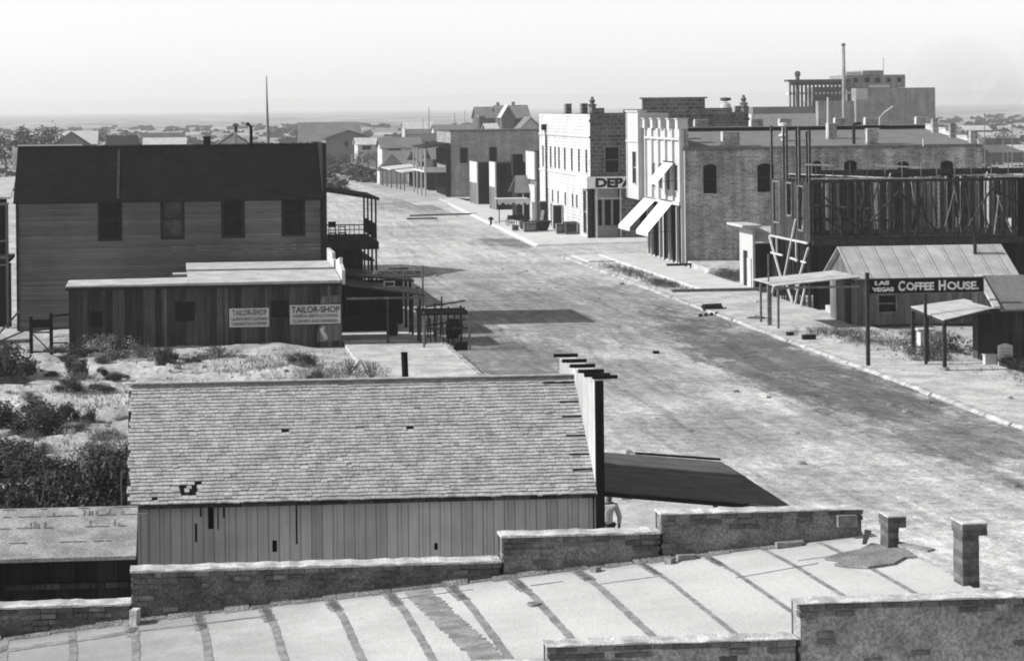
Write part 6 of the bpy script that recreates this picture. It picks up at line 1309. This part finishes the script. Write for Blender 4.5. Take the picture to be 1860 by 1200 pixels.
for x in (34.9, 35.6, 36.6): mb = MB(); mb.box(x, x+.1, 89.24, 89.29, 0, 2.4); part('batten', mb, 'darkwood', SK)
TC = thing('tin_canopy', 'pale sheet-metal canopy on three dark posts beside the dark shack', 'canopy', (32, 87, 0))
mb = MB(); mb.hexa([(31.2, 87.2, 2.12), (34.2, 89.2, 2.42), (34.2, 93.0, 2.42), (31.9, 93.2, 2.12)], [(31.2, 87.2, 2.16), (34.2, 89.2, 2.46), (34.2, 93.0, 2.46), (31.9, 93.2, 2.16)]); part('canopy_roof', mb, 'tin', TC)
mb = MB(); mb.beam((31.22, 87.22, 2.06), (34.0, 89.1, 2.33), .06, .1); mb.beam((31.22, 87.22, 2.06), (31.9, 93.1, 2.06), .06, .1); part('edge_beam', mb, 'darkwood', TC)
for x, y in ((31.3, 87.4), (31.62, 90.4), (31.92, 93.0)): mb = MB(); mb.box(x-.07, x+.07, y-.06, y+.06, 0, 2.08); part('post', mb, 'darkwood', TC)
xa, xb = at(1813, 650, 88.4)[0], at(1839, 650, 88.4)[0]; xm = (xa+xb)/2
NB = thing('notice_board', 'white arched notice board standing against the dark shack at the right', 'notice board', (xm, 88.4, 0))
mb = MB(); mb.prism([(xa, .08), (xb, .08), (xb, .92), (xb-.1, .97), (xm, 1.02), (xa+.1, .97), (xa, .92)], 'y', 88.35, 88.45); part('board', mb, 'offwhite', NB)
for z in (.8, .67, .55): mb = MB(); mb.box(xa+.1, xb-.12, 88.33, 88.348, z, z+.03); part('faint_line', mb, 'roof_grey', NB)
for x in (xa+.03, xb-.12): mb = MB(); mb.box(x, x+.09, 88.36, 88.44, -.05, .079); part('leg', mb, 'dark', NB)
xa, xb = at(1789, 650, 88.9)[0], at(1810, 650, 88.9)[0]
mb = MB(); mb.box(xa, xb, 88.85, 89.15, 0, .48); mb.box(xa-.03, xb+.03, 88.82, 89.18, .483, .52); single('white_box', mb, 'offwhite', 'low white box on the ground left of the arched notice board', 'box', (xa, 89, 0))
mb = MB(); mb.box(31.3, 34.4, 87.0, 87.1, .02, .12); single('ground_beam', mb, 'wood', 'long low timber lying on the sand from the tin canopy post to the notice board', 'timber', (32, 87, 0))
mb = MB(); mb.box(32.35, 32.75, 93.3, 93.8, 0, 1.1); mb.box(32.2, 32.95, 93.2, 93.9, 1.103, 1.16); single('standing_box', mb, 'offwhite', 'pale upright stump with a dark top under the tin canopy', 'stump', (32.5, 93.5, 0))
# small things in the street and on the kerb
mb = MB(); mb.hexa([(28.2, 115.3, .01), (29.3, 115.3, .01), (29.5, 116.6, .01), (28.3, 116.6, .01)], [(28.3, 115.4, .3), (29.2, 115.4, .25), (29.4, 116.4, .32), (28.4, 116.5, .28)]); single('dark_box', mb, 'black', 'dark flat box lying on the kerb before the white false front', 'box', (28.7, 116, 0))
mb = MB()
for k in range(4): x, y = 27.2+k*.35, 112.4+k*.25; mb.hexa([(x, y, 0), (x+.25, y, 0), (x+.22, y+.3, 0), (x+.03, y+.25, 0)], [(x+.05, y+.05, .15), (x+.2, y+.03, .12), (x+.18, y+.2, .16), (x+.06, y+.2, .13)])
single('rubble_heap', mb, 'dark', 'few dark clods by the dark flat box on the kerb', 'rubble', (27.5, 112.5, 0))
mb = MB(); mb.box(29.0, 29.6, 99.6, 99.9, .1, .32); mb.box(28.8, 29.1, 101.5, 101.8, .1, .25); single('stone_block', mb, 'dark', 'small dark blocks on the pale kerb below the coffee house', 'block', (29.2, 99.7, .1))
mb = MB(); mb.box(21.2, 21.45, 96, 96.25, 0, .12); single('street_stone', mb, 'black', 'single dark stone in the middle of the street', 'stone', (21.3, 96, 0))
mb = MB(); mb.hexa([(34.5, 140.5, 0), (41, 140.5, 0), (41, 145.9, 0), (34.5, 145.9, 0)], [(35, 141.5, .25), (40.5, 141.8, .2), (40.8, 145.9, .45), (34.6, 145.9, .5)]); single('rubble_bank', mb, 'verge', 'low bank of pale rubble along the foot of the big brick wall', 'rubble', (37, 143, 0))
for k, (x, y, l, a, lb) in enumerate([(34.8, 145.2, 3.6, .02, 'plank laid along the foot of the big brick wall by the white corner'), (27.5, 222, 7, .3, 'plank lying at the far end of the street beyond the hydrant'), (24.5, 215, 3.0, .2, 'dark heap-like plank in the street left of the hydrant')]):
    mb = MB(); mb.beam((x-l/2, y-l*a/2, .12+.2*(k == 0)), (x+l/2, y+l*a/2, .12+.2*(k == 0)), .35, .12); single('plank', mb, 'dark', lb, 'plank', (x, y, 0))

# faint smoke drifting at the far right
bm = bmesh.new()
for (px, py, rr, sy) in ((1702, 185, 4.5, 1.1), (1715, 160, 6.5, 1.0), (1730, 135, 8, .9), (1752, 118, 8, .7), (1775, 145, 9, .7), (1800, 165, 9, .5), (1712, 112, 5, .9), (1740, 160, 5.5, .9)):
    x, y, z = at(px, py, 430)
    res = bmesh.ops.create_icosphere(bm, subdivisions=3, radius=rr)
    for v in res['verts']:
        q = v.co.copy(); v.co = q*(1+.35*noise.noise(q*.5+Vector((px, 0, 0)))); v.co.z *= sy; v.co += Vector((x, y, z))
me = bpy.data.meshes.new('smoke'); bm.to_mesh(me); bm.free(); so_ = bpy.data.objects.new('smoke', me); COL.objects.link(so_)
sm = bpy.data.materials.new('smoke'); sm.use_nodes = True; t_ = sm.node_tree; t_.nodes.clear(); o_ = t_.nodes.new('ShaderNodeOutputMaterial'); v_ = t_.nodes.new('ShaderNodeVolumePrincipled'); v_.inputs['Color'].default_value = (.45, .45, .45, 1); v_.inputs['Density'].default_value = .012; t_.links.new(v_.outputs[0], o_.inputs['Volume']); me.materials.append(sm)
tagged(so_, 'faint grey smoke drifting in the sky at the far right', 'smoke', kind='stuff')
# ---------------------------------------------------------------- haze
HZ = MB(); HZ.box(-9500, 12500, -300, 16500, -8, 150)
hm = bpy.data.materials.new('haze'); hm.use_nodes = True; t_ = hm.node_tree; t_.nodes.clear()
o_ = t_.nodes.new('ShaderNodeOutputMaterial'); v_ = t_.nodes.new('ShaderNodeVolumePrincipled'); v_.inputs['Color'].default_value = (.93, .93, .93, 1); v_.inputs['Density'].default_value = 0.00021; v_.inputs['Anisotropy'].default_value = 0.2
t_.links.new(v_.outputs[0], o_.inputs['Volume'])
MT['haze'] = hm
single('haze', HZ, 'haze', None, None, kind='stuff')
